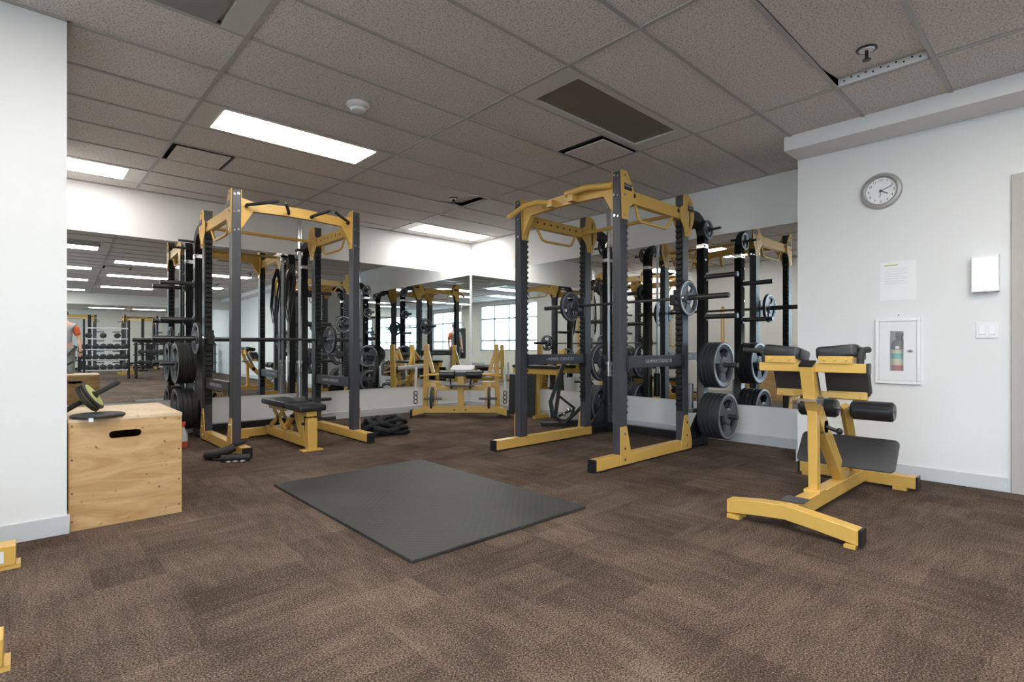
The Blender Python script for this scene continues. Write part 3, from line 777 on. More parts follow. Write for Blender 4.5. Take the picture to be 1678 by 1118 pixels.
stack(4, 'big', LA(XS, a0, .81), (-1, 0, 0), 'second lowest left peg of the left power rack', 'plates on the second left peg of the left rack')
stack(1, 'mid', LA(XS, -a0, .81), (1, 0, 0), 'second lowest right peg of the left power rack', None)

# hanging straps on the back of the left rack
t = thing('resistance_band', 'loose black straps hanging behind the left power rack', 'exercise strap', LA(XS - .05, -RW + .17, 2.02))
for k in range(2):
    z0, r_ = -.02 * k, .010
    MB().tube([(.02 * k, 0, 0), (.03 + .02 * k, -.01, -.2), (-.02 + .03 * k, .01, -.5 - .06 * k), (-.05 + .03 * k, 0, -.72 - .05 * k), (-.08 + .02 * k, .01, -.5), (-.05 + .02 * k, 0, -.15), (.02 * k, 0, 0)], r_).build('strap', 'rubber', t)

# ------------------------------------------------------------------ adjustable bench in the left rack
t = thing('adjustable_bench', 'black and yellow adjustable weight bench laid flat inside the left rack', 'weight bench', (2.03, 5.55, 0))
Z = .375
MB().pad((0, .13, Z + .035), (.27, .70, .06)).build('back_pad', 'vinyl', t)
MB().pad((0, -.42, Z + .03), (.27, .36, .06)).build('seat_pad', 'vinyl', t)
MB().box(-.06, -.03, -.02, .45, Z - .045, Z + .006).box(.03, .06, -.02, .45, Z - .045, Z + .006).box(-.08, .08, -.04, .02, Z - .02, Z + .004).build('back_pad_frame', 'yellow', t, .003)
MB().box(-.05, .05, -.56, -.22, Z - .05, Z + .001).build('seat_frame', 'yellow', t, .003)
bm_ = MB().beam((0, -.56, .075), (0, .62, .075), .075, .09)
bm_.build('base_beam', 'yellow', t, .004)
MB().box(-.30, .16, .60, .69, .015, .10).box(-.30, -.22, .59, .70, 0, .02).build('rear_foot', 'yellow', t, .004)
MB().box(-.10, .10, -.60, -.50, .0, .015).box(-.045, .045, -.585, -.505, .015, .31).build('front_post', 'yellow', t, .004)
MB().prism([(-.05, -.50, .10), (-.05, -.42, .10), (-.05, -.33, .33), (-.05, -.46, .33)], None, (.01, 0, 0)).prism([(.04, -.50, .10), (.04, -.42, .10), (.04, -.33, .33), (.04, -.46, .33)], None, (.01, 0, 0)).build('front_plate', 'yellow', t)
MB().beam((0, -.18, .33), (0, -.34, .11), .05, .035).beam((0, -.16, .32), (0, .20, .11), .045, .035).build('crank_arm', 'yellow', t, .003)
MB().beam((-.035, .38, .33), (-.035, .02, .13), .014, .05).beam((.035, .38, .33), (.035, .02, .13), .014, .05).beam((-.035, .10, .31), (-.035, .48, .13), .014, .05).build('lift_arm', 'yellow', t, .003)
MB().cyl((-.06, -.18, .30), (.06, -.18, .30), .016).cyl((-.06, .2, .22), (.06, .2, .22), .014).cyl((-.06, -.47, .25), (.06, -.47, .25), .014).build('pivot_bolt', 'black', t)
MB().cyl((.05, -.47, .26), (.05, -.47, .26001), .01).cyl((.04, -.50, .285), (.26, -.50, .285), .016).build('handle', 'rubber', t)
MB().cyl((.06, -.42, .19), (.09, -.42, .19), .045).box(.045, .06, -.45, -.39, .16, .27).build('transport_wheel', 'rubber', t)

# ------------------------------------------------------------------ back extension machine on the right
t = thing('back_extension_machine', 'yellow back extension machine with black pads and rollers by clock wall', 'exercise machine', (3.75, 1.09, 0))
X0, Y0 = 3.75, 1.09
def W(*p): return Vector((p[0] - X0, p[1] - Y0, p[2]))
q = MB(); pts = [(3.05, 1.41, .022, .10), (3.04, 1.24, .045, .125), (3.04, 1.09, .058, .135), (3.03, .96, .045, .12), (3.02, .74, .015, .09)]
for (xa, ya, a0_, a1_), (xb, yb, b0_, b1_) in zip(pts, pts[1:]):
    q.hexa([W(xa - .04, ya, a0_), W(xa + .04, ya, a0_), W(xb + .04, yb, b0_), W(xb - .04, yb, b0_), W(xa - .04, ya, a1_), W(xa + .04, ya, a1_), W(xb + .04, yb, b1_), W(xb - .04, yb, b1_)])
bmesh.ops.remove_doubles(q.b, verts=q.b.verts[:], dist=.0005)
ff = q.build('front_foot', 'yellow', t, .003)
MB().beam(W(3.02, .742, .0525), W(3.02, .728, .0525), .086, .078).build('end_cap', 'black', ff)
MB().box(-.79, -.66, -.34, -.29, 0, .016).build('foot_plate', 'yellow', ff); MB().box(-.76, -.66, .24, .31, 0, .022).build('foot_plate', 'yellow', ff)
q = MB().beam(W(4.48, .77, .06), W(4.48, 1.50, .06), .08, .08); rf = q.build('rear_foot', 'yellow', t, .004)
MB().beam(W(4.48, .77, .06), W(4.48, .758, .06), .085, .085).build('end_cap', 'black', rf); MB().beam(W(4.48, 1.50, .06), W(4.48, 1.512, .06), .085, .085).build('end_cap', 'black', rf)
MB().box(4.43 - X0, 4.53 - X0, .82 - Y0, .90 - Y0, 0, .02).build('foot_plate', 'yellow', rf); MB().box(4.43 - X0, 4.53 - X0, 1.40 - Y0, 1.48 - Y0, 0, .02).build('foot_plate', 'yellow', rf)
MB().beam(W(3.08, 1.09, .085), W(4.44, 1.09, .075), .075, .085).build('base_beam', 'yellow', t, .004)
MB().prism([W(3.10, 1.03, .132), W(3.22, 1.03, .132), W(3.22, 1.15, .132), W(3.10, 1.15, .132)], None, (0, 0, .004)).build('base_label', 'char', t)
q = MB().beam(W(3.47, 1.09, .12), W(3.455, 1.09, .62), .052, .055, (1, 0, 0))
q.beam(W(3.475, 1.09, .60), W(3.405, 1.09, .70), .066, .07, (1, 0, 0))
q.box(3.42 - X0, 3.53 - X0, -.045, .045, .118, .14)
q.build('mast', 'yellow', t, .004)
MB().beam(W(3.42, 1.09, .665), W(3.35, 1.09, .885), .072, .062, (1, 0, 0)).build('upper_mast', 'yellow', t, .004)
MB().beam(W(3.350, 1.09, .884), W(3.346, 1.09, .892), .076, .066, (1, 0, 0)).build('mast_cap', 'black', t)
MB().box(3.36 - X0, 3.47 - X0, -.05, -.043, .655, .70).box(3.36 - X0, 3.47 - X0, .043, .05, .655, .70).box(3.345 - X0, 3.36 - X0, -.05, .05, .668, .682).build('clamp_collar', 'chrome', t)
MB().beam(W(3.49, 1.09, .60), W(3.98, 1.09, .105), .06, .09, (1, 0, 0)).build('brace', 'yellow', t, .004)
MB().beam(W(3.44, 1.09, .86), W(3.60, 1.09, .50), .035, .05, (1, 0, 0)).build('adjuster_rail', 'steel', t, .002)
MB().box(3.55 - X0, 3.62 - X0, -.03, .03, .46, .54).build('adjuster_block', 'chrome', t, .003)
MB().cyl(W(3.585, 1.06, .50), W(3.585, 1.0, .48), .012).sphere(W(3.585, .99, .48), .02).build('adjuster_knob', 'black', t)
cbx = MB().beam(W(3.39, .80, .865), W(3.39, 1.37, .865), .05, .052).build('cross_bar', 'yellow', t, .003)
MB().beam(W(3.39, .80, .865), W(3.39, .79, .865), .054, .058).build('end_cap', 'black', cbx)
for s, yc in ((-1, .95), (1, 1.245)):
    MB().pad(W(3.465, yc, .945), (.20, .215, .07), (s * .10, .16, 0)).build('hip_pad', 'vinyl', t)
    MB().box(3.355 - X0, 3.50 - X0, yc - .085 - Y0, yc + .085 - Y0, .89, .932).cyl(W(3.354, yc + .055, .912), W(3.345, yc + .055, .912), .008, 8).cyl(W(3.354, yc - .055, .912), W(3.345, yc - .055, .912), .008, 8).cyl(W(3.354, yc, .912), W(3.350, yc, .912), .007, 8).build('pad_bracket', 'yellow', t, .002)
    MB().pad(W(3.60, yc, .785), (.20, .23, .055), (0, 1.2, 0)).build('thigh_pad', 'matte', t)
    MB().obox(W(3.60, yc, .695), (.04, .20, .045), (0, .2, 0)).cyl(W(3.585, yc + .07, .69), W(3.574, yc + .07, .69), .009, 8).cyl(W(3.585, yc - .07, .69), W(3.574, yc - .07, .69), .009, 8).beam(W(3.60, yc, .695), W(3.56, 1.09, .70), .04, .035).build('pad_bracket', 'yellow', t, .002)
MB().tube([W(3.39, 1.345, .885), W(3.39, 1.350, .945), W(3.395, 1.375, .962), W(3.40, 1.48, .965)], .0165).build('handle', 'rubber', t)
MB().tube([W(3.39, .835, .885), W(3.39, .832, .945), W(3.40, .83, .965), W(3.50, .825, .968)], .0185).build('handle', 'rubber', t)
MB().tube([W(4.30, 1.09, .11), W(4.22, 1.09, .28), W(4.08, 1.07, .44), W(3.98, 1.06, .55), W(3.95, 1.06, .60)], .034, 4).build('roller_post', 'yellow', t)
MB().cyl(W(3.95, .79, .58), W(3.95, 1.33, .58), .012).build('roller_axle', 'steel', t)
for a, c in ((.79, 1.02), (1.10, 1.33)):
    MB().tube([W(3.95, a, .58), W(3.95, a + .012, .58), W(3.95, c - .012, .58), W(3.95, c, .58)], [.050, .062, .062, .050], 24).build('foam_roller', 'vinyl', t)
MB().pad(W(3.955, 1.055, .305), (.235, .56, .016), (0, -.90, 0), r=.035).build('foot_platform', 'matte', t)
MB().beam(W(4.02, 1.09, .28), W(4.22, 1.09, .20), .06, .04).build('platform_bracket', 'yellow', t)

# ------------------------------------------------------------------ plyo box and what lies on it
t = thing('plyo_box', 'plywood plyometric box with a hand slot against the white pillar', 'plyo box', (.445, 4.04, 0))
f = cells(MB(), -.26, .26, 0, .577, [(-.088, .062, .476, .518)], lambda q, a, bb, c, d: q.box(a, bb, -.38, -.362, c, d))
for cx, sx in ((-.088, 1), (.062, -1)):
    for cz, sz in ((.476, 1), (.518, -1)):
        pts = [(cx, -.38, cz)] + [(cx + sx * .021 * (1 - math.sin(a_)), -.38, cz + sz * .021 * (1 - math.cos(a_))) for a_ in (0, PI / 8, PI / 4, 3 * PI / 8, PI / 2)]
        f.prism(pts, None, (0, .018, 0))
f.build('front_panel', 'ply', t)
f = cells(MB(), -.26, .26, 0, .577, [(-.088, .062, .476, .518)], lambda q, a, bb, c, d: q.box(a, bb, .362, .38, c, d))
f.build('back_panel', 'ply', t)
MB().box(-.26, -.242, -.362, .362, 0, .577).build('side_panel', 'ply', t); MB().box(.242, .26, -.362, .362, 0, .577).build('side_panel', 'ply', t)
MB().box(-.262, .262, -.382, .382, .577, .595).build('top_panel', 'plytop', t, .001)
MB().box(-.24, .24, -.36, .36, .002, .01).build('bottom_panel', 'ply', t)
q = MB()
for x in (-.245, .245):
    for z in (.05, .2, .38, .56): q.cyl((x, -.3812, z), (x, -.379, z), .004, 8)
q.build('screw', 'black', t)

t = thing('gliding_disc', 'flat black gliding disc overhanging the front edge of plywood box', 'gliding disc', (.315, 3.725, .5955))
MB().lathe([(.115, 0), (.124, .006), (.124, .014), (.115, .018), (.09, .015)], n=40).build('disc', 'rubber', t)
MB().box(-.05, -.03, -.128, -.118, -.012, .008).build('tag', 'white', t)
ax = (RT * .70 + Vector((0, 0, .50)) + FW * .36).normalized()
cw = FW * 3.06 + RT * (3.06 * (147 - 839) / 868); cw.z = .98 - (657 - 570) * 3.06 / 868 + .019
t = thing('ab_wheel', 'ab roller wheel with black handles and lime hub on plywood box', 'ab wheel', cw)
MB().tube([ax * -.165, ax * -.16, ax * -.03], [.011, .015, .013]).build('handle', 'rubber', t)
MB().tube([ax * .165, ax * .16, ax * .03], [.011, .015, .013]).build('handle', 'rubber', t)
MB().tube([ax * -.024, ax * -.018, ax * -.004], [.080, .088, .084], 40).tube([ax * .004, ax * .018, ax * .024], [.084, .088, .080], 40).build('tire', 'rubber', t)
MB().tube([ax * -.027, ax * .027], .072, 36).build('hub', 'lime', t)
MB().tube([ax * -.034, ax * .034], .022, 24).build('hub_cap', 'rubber', t)

# spray bottle beside the box
t = thing('spray_bottle', 'clear spray bottle with red liquid behind the plywood box', 'bottle', (1.17, 6.02, 0))
MB().lathe([(.036, 0), (.04, .008), (.04, .06)], n=24).build('liquid', 'wred', t)
MB().lathe([(.0405, .061), (.04, .13), (.02, .18), (.014, .20)], n=24).build('body', 'clear', t)
MB().box(-.045, .02, -.014, .014, .22, .25).cyl((0, 0, .2), (0, 0, .225), .016).box(-.035, -.025, -.006, .006, .17, .22).build('spray_head', 'wred', t, .003)

# ------------------------------------------------------------------ rubber mat
q = MB().box(-.61, .61, -.915, .915, 0, .018)
o = q.build('rubber_mat', 'mat', None, .004, (1.915, 2.975, .0005)); o.rotation_euler.z = -.008
tag(o, 'large black stamped rubber floor mat in the open carpet', 'floor mat')

# ------------------------------------------------------------------ battle rope pile
random.seed(3)
P = []
for k in range(230):
    a = k * .27; r_ = (.175 - .05 * k / 230) + .065 * math.sin(k * .13) + .03 * math.sin(k * .71)
    z = .026 + .14 * (k / 230) + .03 * math.sin(k * .9)
    P.append((r_ * math.cos(a) * 1.12 + .05 * math.sin(k * .031), r_ * math.sin(a) * .95, max(.030, z)))
q = MB().tube(P, .021, 8)
t = thing('battle_rope', 'coiled black battle rope heaped beside the right foot of left rack', 'battle rope', (3.05, 5.42, 0))
q.build('rope', 'rope', t)
q = MB()
for s_ in range(2):                                       # twisted strands show as ridges
    Q = []
    for k, p_ in enumerate(P):
        if k == 0 or k == len(P) - 1: continue
        d = (Vector(P[k + 1]) - Vector(P[k - 1])).normalized(); u = d.cross(Vector((0, 0, 1))).normalized(); v = d.cross(u)
        for sub in (0, .5):
            base = Vector(p_).lerp(Vector(P[k + 1]), sub); ph = (k + sub) * 1.9 + s_ * PI
            Q.append(base + (u * math.cos(ph) + v * math.sin(ph)) * .013)
    q.tube(Q, .015, 6)
q.build('strand', 'rope', t)
MB().tube([P[-1], Vector(P[-1]) + Vector((-.10, .05, .03)), Vector(P[-1]) + Vector((-.20, .04, -.01))], .024, 12).build('grip_sleeve', 'rubber', t)

# black suspension straps / foam handles by the left rack foot
t = thing('suspension_trainer', 'tangle of black foam handles and straps on left rack foot', 'exercise strap', (1.36, 5.12, 0))
MB().tube([(-.16, .10, .035), (-.13, .02, .045), (-.05, -.03, .075), (.02, -.02, .10)], .038, 14).build('foam_handle', 'rubber', t)
MB().tube([(-.10, -.10, .03), (.0, -.16, .032), (.10, -.20, .03)], .028, 14).build('foam_handle', 'rubber', t)
MB().tube([(.02, -.02, .118), (.08, .02, .125), (.12, .06, .125)], .02, 10).tube([(-.10, -.10, .02), (-.14, -.02, .015), (-.10, .08, .012), (-.02, .10, .012)], .01, 8).tube([(.0, -.05, .02), (.05, -.10, .04), (.0, -.14, .06), (-.06, -.1, .03), (-.02, -.04, .015)], .009, 8).build('strap', 'rope', t)
for c in ((-.02, -.21, .012), (.03, -.235, .012), (-.07, -.19, .012)):
    MB().tube([(c[0] + .02 * math.cos(a_ * PI / 6), c[1] + .02 * math.sin(a_ * PI / 6), c[2]) for a_ in range(13)], .005, 8).build('ring', 'steel', t)

# ------------------------------------------------------------------ corner machine (local X = along its front, Y = away)
o0 = FW * 7.40 + RT * (-.728)
RZ = math.atan2(RT.y, RT.x)
t = thing('leg_curl_machine', 'yellow plate-loaded seated machine with twin rollers in mirrored corner', 'exercise machine', (o0.x, o0.y, 0), RZ)
MB().box(-.50, .50, .0, .08, .07, .16).build('front_beam', 'yellow', t, .004)
for s in (-1, 1):
    q = MB().hexa([Vector(v) for v in ((s * .50, -.0, .07), (s * .50, .08, .07), (s * .66, .06, .03), (s * .66, -.04, .03), (s * .50, 0, .16), (s * .50, .08, .16), (s * .66, .06, .11), (s * .66, -.04, .11))])
    q.build('foot', 'yellow', t)
    MB().box(min(s * .655, s * .69), max(s * .655, s * .69), -.05, .07, 0, .115).build('foot_cap', 'black', t, .004)
    MB().box(min(s * .54, s * .60), max(s * .54, s * .60), .06, .45, .04, .11).build('side_beam', 'yellow', t, .003)
    MB().beam((s * .52, .25, .10), (s * .50, .22, 1.03), .07, .07, (0, 1, 0)).build('tower', 'yellow', t, .004)
    MB().beam((s * .49, .24, .93), (s * .40, .20, .62), .05, .05, (0, 1, 0)).beam((s * .52, .22, .45), (s * .30, .20, .45), .06, .09, (0, 0, 1)).beam((s * .40, .2, .48), (s * .37, .16, .16), .07, .05, (0, 1, 0)).build('lever_arm', 'yellow', t, .003)
    MB().cyl((s * .50, .18, .60), (s * .30, .12, .60), .012).cyl((s * .58, .10, .58), (s * .30, .10, .60), .010).build('link_rod', 'yellow', t)
    MB().cyl((s * .635, .08, .38), (s * .62, .06, .70), .017).build('stand_rod', 'white', t)
    MB().tube([(s * .30, .10, .60), (s * .29, .10, .60), (s * .09, .10, .60), (s * .08, .10, .60)], [.05, .06, .06, .05], 22).build('foam_roller', 'vinyl', t)
    MB().beam((s * .15, .11, .56), (s * .13, .08, .40), .016, .02).build('release_lever', 'black', t)
    MB().cyl((s * .52, .10, .26), (s * .26, .10, .26), .016).build('weight_horn', 'darksteel', t)
    q = MB()
    for k in range(3): q.tube([(s * .63 + .025 * math.cos(a_ * PI / 5), .06, .34 - .06 * k + .03 * math.sin(a_ * PI / 5)) for a_ in range(11)], .007, 6)
    q.build('chain', 'black', t)
MB().box(-.34, .34, .16, .22, .37, .43).build('mid_beam', 'yellow', t, .003)
MB().box(-.045, .045, .10, .17, .14, .58).box(-.03, .03, .17, .6, .10, .16).build('centre_post', 'yellow', t, .003)
MB().box(-.20, .20, .0, .14, .44, .455).build('foot_rest', 'char', t)
MB().pad((0, .42, .66), (.34, .50, .07), (.10, 0, 0), r=.08).build('seat_pad', 'base', t)
MB().box(-.08, .08, .10, .16, .57, .63).build('roller_block', 'black', t, .003)
MB().beam((0, .22, .16), (0, .42, .62), .06, .06, (1, 0, 0)).build('seat_post', 'yellow', t)
MB().cyl((-.08, -.0, .11), (-.08, -.008, .11), .012, 8).cyl((.08, -.0, .11), (.08, -.008, .11), .012, 8).build('bolt', 'black', t)
for s, nm in ((-1, 'left'), (1, 'right')):
    loc = Vector((o0.x, o0.y, 0)) + RT * s * .385 + FW * .10 + Vector((0, 0, .26))
    put_plate('mid', loc, RT * s, 'iron weight plate on the %s horn of the yellow corner machine' % nm)

# ------------------------------------------------------------------ padded bench with grey shield by the right mirror
t = thing('padded_machine', 'low yellow machine with black pad and grey shield at right mirror', 'exercise machine', (5.2, 5.13, 0))
MB().beam((.0, .42, .66), (.0, -.42, .655), .07, .075).build('main_beam', 'yellow', t, .004)
MB().pad((.0, -.02, .72), (.15, .86, .045)).build('pad', 'vinyl', t)
MB().obox((-.10, .165, .33), (.03, .40, .56), (0, .06, .35)).build('shield', 'rubber', t, .008)
MB().beam((.02, .34, .63), (.05, .38, .03), .06, .06, (1, 0, 0)).build('leg', 'yellow', t); MB().beam((.04, .02, .62), (.06, .02, .03), .05, .06, (1, 0, 0)).build('leg', 'yellow', t)
MB().box(-.02, .22, .33, .40, 0, .06).build('foot', 'yellow', t, .003); MB().box(-.02, .22, -.02, .05, 0, .06).build('foot', 'yellow', t, .003)
MB().beam((.05, -.36, .66), (.10, -.44, .95), .05, .05, (1, 0, 0)).beam((.10, -.44, .95), (.05, -.15, .70), .035, .035, (1, 0, 0)).build('back_arm', 'yellow', t)

# black folding frame behind the right rack's far foot
t = thing('row_attachment', 'black tubular landmine frame lying beyond far foot of right rack', 'exercise attachment', (4.85, 4.55, 0), RZ)
def rodseg(a, c, r_): return MB().tube([a, c], r_, 12)
MB().beam((.20, .0, .82), (.02, .0, .30), .045, .06, (0, 1, 0)).beam((.02, 0, .32), (.05, 0, .10), .05, .06, (0, 1, 0)).beam((.05, 0, .13), (.16, 0, .05), .05, .06, (0, 1, 0)).build('mast', 'black', t, .004)
MB().beam((.15, .03, .62), (.08, .03, .10), .045, .06, (0, 1, 0)).build('mast', 'black', t, .004)
MB().box(-.10, .22, -.04, .10, .0, .045).box(.22, .40, -.02, .10, .0, .07).build('base', 'black', t, .004)
MB().cyl((.20, -.06, .05), (.46, -.04, .30), .022).build('handle', 'rubber', t)
MB().beam((.12, .0, .38), (.32, .0, .22), .02, .03).beam((.32, 0, .24), (.26, 0, .08), .02, .03).beam((.12, 0, .12), (.28, 0, .2), .02, .03).build('linkage', 'black', t)
MB().sphere((.25, -.01, .20), .03).sphere((.19, -.01, .15), .022).build('pivot', 'chrome', t)

# ------------------------------------------------------------------ machine whose feet poke in at the left edge
t = thing('incline_bench', 'yellow-framed bench outside the left edge, only its foot ends in view', 'weight bench', (-.75, 2.72, 0))
for yy, xe in ((.55, .735), (-.46, .712)):
    MB().box(-.60, xe, yy - .05, yy + .05, .018, .105).build('foot_beam', 'yellow', t, .004)
    MB().box(xe - .09, xe + .015, yy - .045, yy + .045, 0, .018).build('foot_plate', 'yellow', t); MB().box(-.6, -.5, yy - .045, yy + .045, 0, .018).build('foot_plate', 'yellow', t)
MB().box(.625, .695, .498, .4995, .035, .085).build('sticker', 'white', t, label='white label sticker on the foot')
MB().box(-.45, -.37, -.41, .47, .02, .10).build('cross_beam', 'yellow', t, .003)
MB().beam((-.41, .03, .10), (-.30, .03, .42), .07, .07, (0, 1, 0)).box(-.5, .1, 0, .06, .38, .42).build('seat_frame', 'yellow', t, .003)
MB().pad((-.05, .03, .45), (.50, .28, .06)).build('seat_pad', 'vinyl', t)
MB().pad((-.52, .03, .72), (.72, .28, .06), (0, 1.0, 0)).build('back_pad', 'vinyl', t)

# ------------------------------------------------------------------ the gym seen only in the mirrors
def shelf_unit(name, label, cat, loc, w_, tiers, mm, ht):
    t = thing(name, label, cat, loc)
    for s in (-1, 1):
        MB().box(s * w_ / 2 - .025, s * w_ / 2 + .025, -.22, -.17, 0, ht).box(s * w_ / 2 - .025, s * w_ / 2 + .025, .17, .22, 0, ht).box(s * w_ / 2 - .025, s * w_ / 2 + .025, -.17, .17, .05, .10).build('side_frame', 'black', t)
    for z in tiers:
        MB().box(-w_ / 2 - .06, w_ / 2 + .06, .12, .20, z - .03, z).box(-w_ / 2 - .06, w_ / 2 + .06, -.20, -.12, z - .03, z).build('shelf_rail', mm, t)
    return t
shelf_unit('dumbbell_rack', 'tall rack of pale steel rails holding dumbbells, seen in the left mirror', 'dumbbell rack', (1.30, -6.6, 0), 1.1, (.30, .62, .94, 1.27, 1.60), 'ironrim', 1.84)
shelf_unit('dumbbell_rack', 'long black three-tier dumbbell rack seen in the left mirror', 'dumbbell rack', (3.0, -6.7, 0), 1.9, (.42, .76, 1.10), 'black', 1.16)
shelf_unit('dumbbell_rack', 'black two-tier dumbbell rack at the far end of the mirrored gym', 'dumbbell rack', (.7, -12.0, 0), 2.6, (.5, .9), 'black', 1.0)
DB = MB()
for s in (-1, 1): DB.tube([(0, s * .07, 0), (0, s * .078, 0), (0, s * .19, 0), (0, s * .20, 0)], [.068, .084, .084, .068], 8)
DB.mi = 1; DB.cyl((0, -.07, 0), (0, .07, 0), .015, 10)
db0 = DB.build('dumbbell', ['rubber', 'chrome']); first = [True]
def dumb(x, y, z, lab, grp):
    o = db0 if first[0] else db0.copy()
    if not first[0]: C.objects.link(o)
    first[0] = False
    o.location = (x, y, z + .085); o.rotation_euler = (0, 0, random.uniform(-.03, .03)); tag(o, lab, 'dumbbell', grp)
TN = {.30: 'lowest rail', .62: 'second rail', .94: 'third rail', 1.27: 'fourth rail'}
for z in (.30, .62, .94, 1.27):
    for k in range(6):
        if z == 1.27 and k % 2: continue
        dumb(1.30 - .44 + .176 * k, -6.6, z, 'black rubber dumbbell on the %s of the tall steel rack' % TN[z], 'dumbbells on the %s of the tall rack' % TN[z])
for z, nm in ((.42, 'bottom'), (.76, 'middle'), (1.10, 'top')):
    for k in range(10): dumb(3.0 - .81 + .18 * k, -6.7, z, 'black rubber dumbbell on the %s tier of the long black rack' % nm, 'dumbbells on the %s tier of the long rack' % nm)
for z, nm in ((.5, 'lower'), (.9, 'upper')):
    for k in range(12): dumb(-.45 + .205 * k, -12.0, z, 'black dumbbell on the %s tier of the far two-tier rack' % nm, 'dumbbells on the %s tier of the far rack' % nm)
o = copy_tree(rackA); o.location = (.7, -14.6, 0); o.rotation_euler.z = -PI / 2; o['label'] = 'distant power rack seen small in the left mirror, left of two'
o = copy_tree(rackA); o.location = (2.9, -14.6, 0); o.rotation_euler.z = -PI / 2; o['label'] = 'distant power rack seen small in the left mirror, right of two'
t = thing('flat_bench', 'small yellow bench far off in the mirrored gym', 'weight bench', (2.1, -9.9, 0))
MB().pad((0, 0, .42), (.3, 1.1, .06)).build('pad', 'vinyl', t)
MB().box(-.04, .04, -.45, .45, .05, .13).box(-.30, .30, -.5, -.42, .0, .08).box(-.3, .3, .42, .5, 0, .08).box(-.03, .03, -.3, -.22, .1, .39).box(-.1, .1, .2, .3, .1, .39).build('frame', 'yellow', t)
for cx, nm in ((.1, 'left'), (3.7, 'right')):
    t = thing('cable_machine', 'black cable machine deep in the mirrored gym, %s of two' % nm, 'cable machine', (cx, -11.0 if cx < 1 else -13.0, 0))
    for s_ in (-1, 1):
        MB().box(s_ * .9 - .05, s_ * .9 + .05, -.05, .05, .0, 2.2).build('post', 'black', t)
        MB().box(s_ * .9 - .15, s_ * .9 + .15, -.35, .35, 0, .06).build('foot', 'black', t)
        MB().box(s_ * .68 - .12, s_ * .68 + .12, -.08, .08, .1, 1.1).build('weight_stack', 'black', t)
    MB().box(-.9, .9, -.04, .04, 2.1, 2.2).build('top_beam', 'yellow', t)
shelf_unit('dumbbell_rack', 'black rack beside the tall steel rack in the left mirror', 'dumbbell rack', (3.9, -9.0, 0), 1.6, (.42, .76, 1.10), 'black', 1.16)
for z, nm in ((.42, 'bottom'), (.76, 'middle'), (1.10, 'top')):
    for k in range(8):
        o = db0.copy(); C.objects.link(o); o.location = (3.9 - .65 + .185 * k, -9.0, z + .085)
        tag(o, 'black dumbbell on the %s tier of the rack right of the bench' % nm, 'dumbbell', 'dumbbells on the %s tier right of the bench' % nm)
# heavy bag by the west wall
t = thing('punching_bag', 'black hanging heavy bag seen doubled in the corner mirrors', 'punching bag', (-1.4, -3.3, .55))
MB().lathe([(.15, 0), (.17, .03), (.17, 1.17), (.15, 1.2)], n=28).build('bag', 'vinyl', t)
q = MB()
for k in range(4): q.cyl((.14 * math.cos(k * PI / 2), .14 * math.sin(k * PI / 2), 1.19), (0, 0, 1.5), .006, 6)
q.cyl((0, 0, 1.5), (0, 0, 2.148), .008, 6).build('chain', 'steel', t)
struct('trim_6', MB().box(-1.1, -.2, YS + .001, YS + .03, 0, 2.1), 'green')
# bands hanging on the side of the pillar
for yy, nm, w_ in ((5.1, 'near', .05), (6.25, 'far', .16)):
    t = thing('resistance_band', 'yellow resistance band hanging on the pillar side, %s one, seen mirrored' % nm, 'resistance band', (.178, yy, 1.82))
    MB().cyl((0, 0, 0), (.06, 0, 0), .012).build('hook', 'black', t)
    MB().tube([(.035, -w_ / 2, -.02), (.035, 0, .018), (.035, w_ / 2, -.02), (.035, w_ / 2, -.78), (.035, 0, -.82), (.035, -w_ / 2, -.78), (.035, -w_ / 2, -.02)], .014).build('band', 'yellow', t)

# ------------------------------------------------------------------ person reflected at the left mirror edge
def skin(name, V, E, R, m, parent=None, sub=2):
    me = bpy.data.meshes.new(name); me.from_pydata([Vector(v) for v in V], E, []); me.materials.append(M[m])
    o = bpy.data.objects.new(name, me); C.objects.link(o)
    if parent: o.parent = parent
    sk = o.modifiers.new('skin', 'SKIN'); sk.use_smooth_shade = True
    for i, r in enumerate(R):
        v = me.skin_vertices[0].data[i]; v.radius = r if isinstance(r, tuple) else (r, r); v.use_root = (i == 0)
    ss = o.modifiers.new('sub', 'SUBSURF'); ss.levels = sub; ss.render_levels = sub
    return o
V = [(0, 0, .98), (0, 0, 1.14), (0, .01, 1.34), (0, .01, 1.50), (0, .01, 1.585), (0, .02, 1.68), (0, .02, 1.78),
     (-.11, 0, .92), (-.12, .03, .52), (-.12, -.01, .09), (-.13, .12, .045), (.11, 0, .92), (.12, .03, .52), (.12, -.01, .09), (.13, .12, .045),
     (-.17, .01, 1.47), (-.24, .02, 1.20), (-.20, .14, .98), (-.19, .17, .91), (.17, .01, 1.47), (.26, .0, 1.20), (.28, .08, .95), (.28, .10, .88)]
E = [(0, 1), (1, 2), (2, 3), (3, 4), (4, 5), (5, 6), (0, 7), (7, 8), (8, 9), (9, 10), (0, 11), (11, 12), (12, 13), (13, 14), (3, 15), (15, 16), (16, 17), (17, 18), (3, 19), (19, 20), (20, 21), (21, 22)]
R = [(.15, .10), (.13, .095), (.155, .105), (.12, .08), .055, (.075, .09), (.065, .075), .085, .058, .042, .04, .085, .058, .042, .04, .055, .042, .03, .032, .055, .042, .03, .032]
pn = thing('person', 'person in grey shirt with orange sleeve standing behind the camera, seen in mirror', 'person', (.30, -1.25, 0), 0)
skin('body', V, E, R, 'skin', pn)
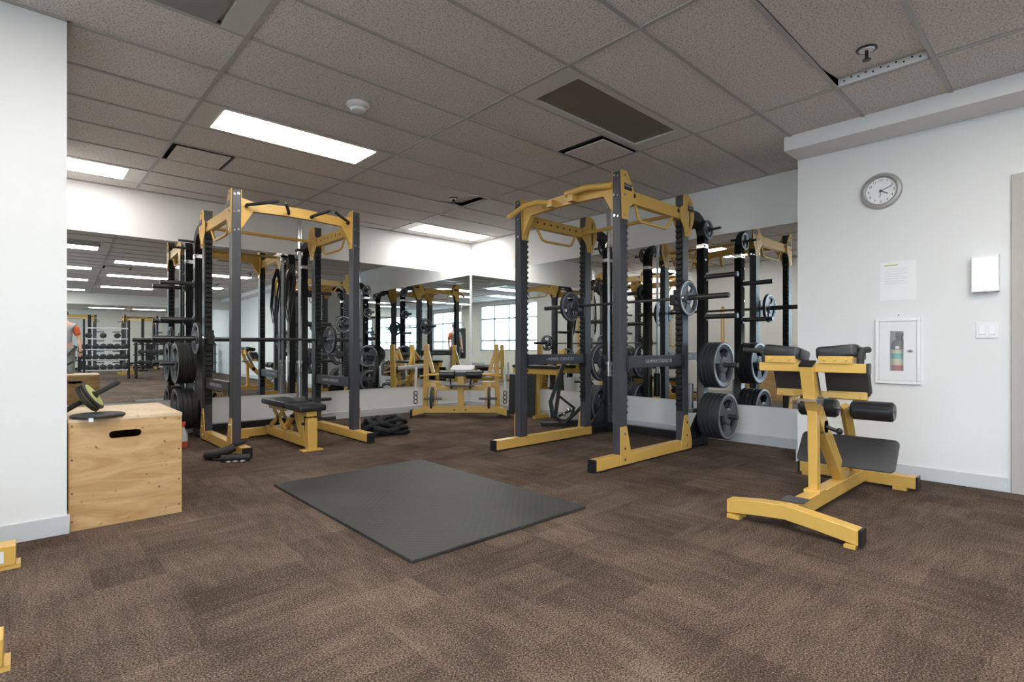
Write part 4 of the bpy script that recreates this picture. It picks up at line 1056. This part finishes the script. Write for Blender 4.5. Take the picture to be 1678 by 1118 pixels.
for hx, hy, hz in ((-.19, .17, .91), (.28, .10, .88)):
    for k in range(4):
        x = hx - .027 + .018 * k; l = (.070, .078, .074, .058)[k]
        skin('finger', [(x, hy + .005, hz - .02), (x, hy + .015, hz - .02 - l * .5), (x, hy + .012, hz - .03 - l)], [(0, 1), (1, 2)], [.0095, .0085, .007], 'skin', pn, 1)
    sgn = 1 if hx < 0 else -1
    skin('thumb', [(hx + sgn * .028, hy + .01, hz), (hx + sgn * .05, hy + .03, hz - .03), (hx + sgn * .05, hy + .035, hz - .06)], [(0, 1), (1, 2)], [.011, .010, .008], 'skin', pn, 1)
sk = lambda r: tuple(q + .014 for q in (r if isinstance(r, tuple) else (r, r)))
skin('shirt', [V[i] for i in (0, 1, 2, 3)] + [(-.17, .01, 1.475), (-.225, .02, 1.28), (.17, .01, 1.475), (.235, .005, 1.28)], [(0, 1), (1, 2), (2, 3), (3, 4), (4, 5), (3, 6), (6, 7)], [sk((.155, .105)), sk(R[1]), sk(R[2]), sk((.12, .085)), .072, .060, .072, .060], 'shirt', pn)
skin('sleeve', [(.165, .01, 1.485), (.20, .01, 1.40), (.243, .0, 1.24)], [(0, 1), (1, 2)], [.080, .075, .066], 'strap', pn)
skin('trousers', [(0, 0, 1.0)] + [V[i] for i in (7, 8)] + [(-.12, -.01, .12)] + [V[i] for i in (11, 12)] + [(.12, -.01, .12)], [(0, 1), (1, 2), (2, 3), (0, 4), (4, 5), (5, 6)], [(.165, .115), .10, .078, .066, .10, .078, .066], 'pants', pn)
h = MB().sphere((0, .0, 1.735), .094, (.88, 1.02, .85)); h.build('hair', 'hair', pn)
q = MB().sphere((-.03, .105, 1.70), .011).sphere((.03, .105, 1.70), .011); q.build('eyes', 'black', pn)
MB().prism([(-.012, .10, 1.655), (.012, .10, 1.655), (0, .10, 1.70)], None, (0, .028, 0)).build('nose', 'skin', pn)
MB().box(-.025, .025, .098, .108, 1.625, 1.633).build('mouth', 'wred', pn)
MB().sphere((-.085, .02, 1.68), .02, (.4, .8, 1.3)).sphere((.085, .02, 1.68), .02, (.4, .8, 1.3)).build('ears', 'skin', pn)
for s in (-1, 1): MB().box(s * .125 - .045, s * .125 + .045, -.10, .19, .0, .075).build('shoe', 'black', pn, .02)
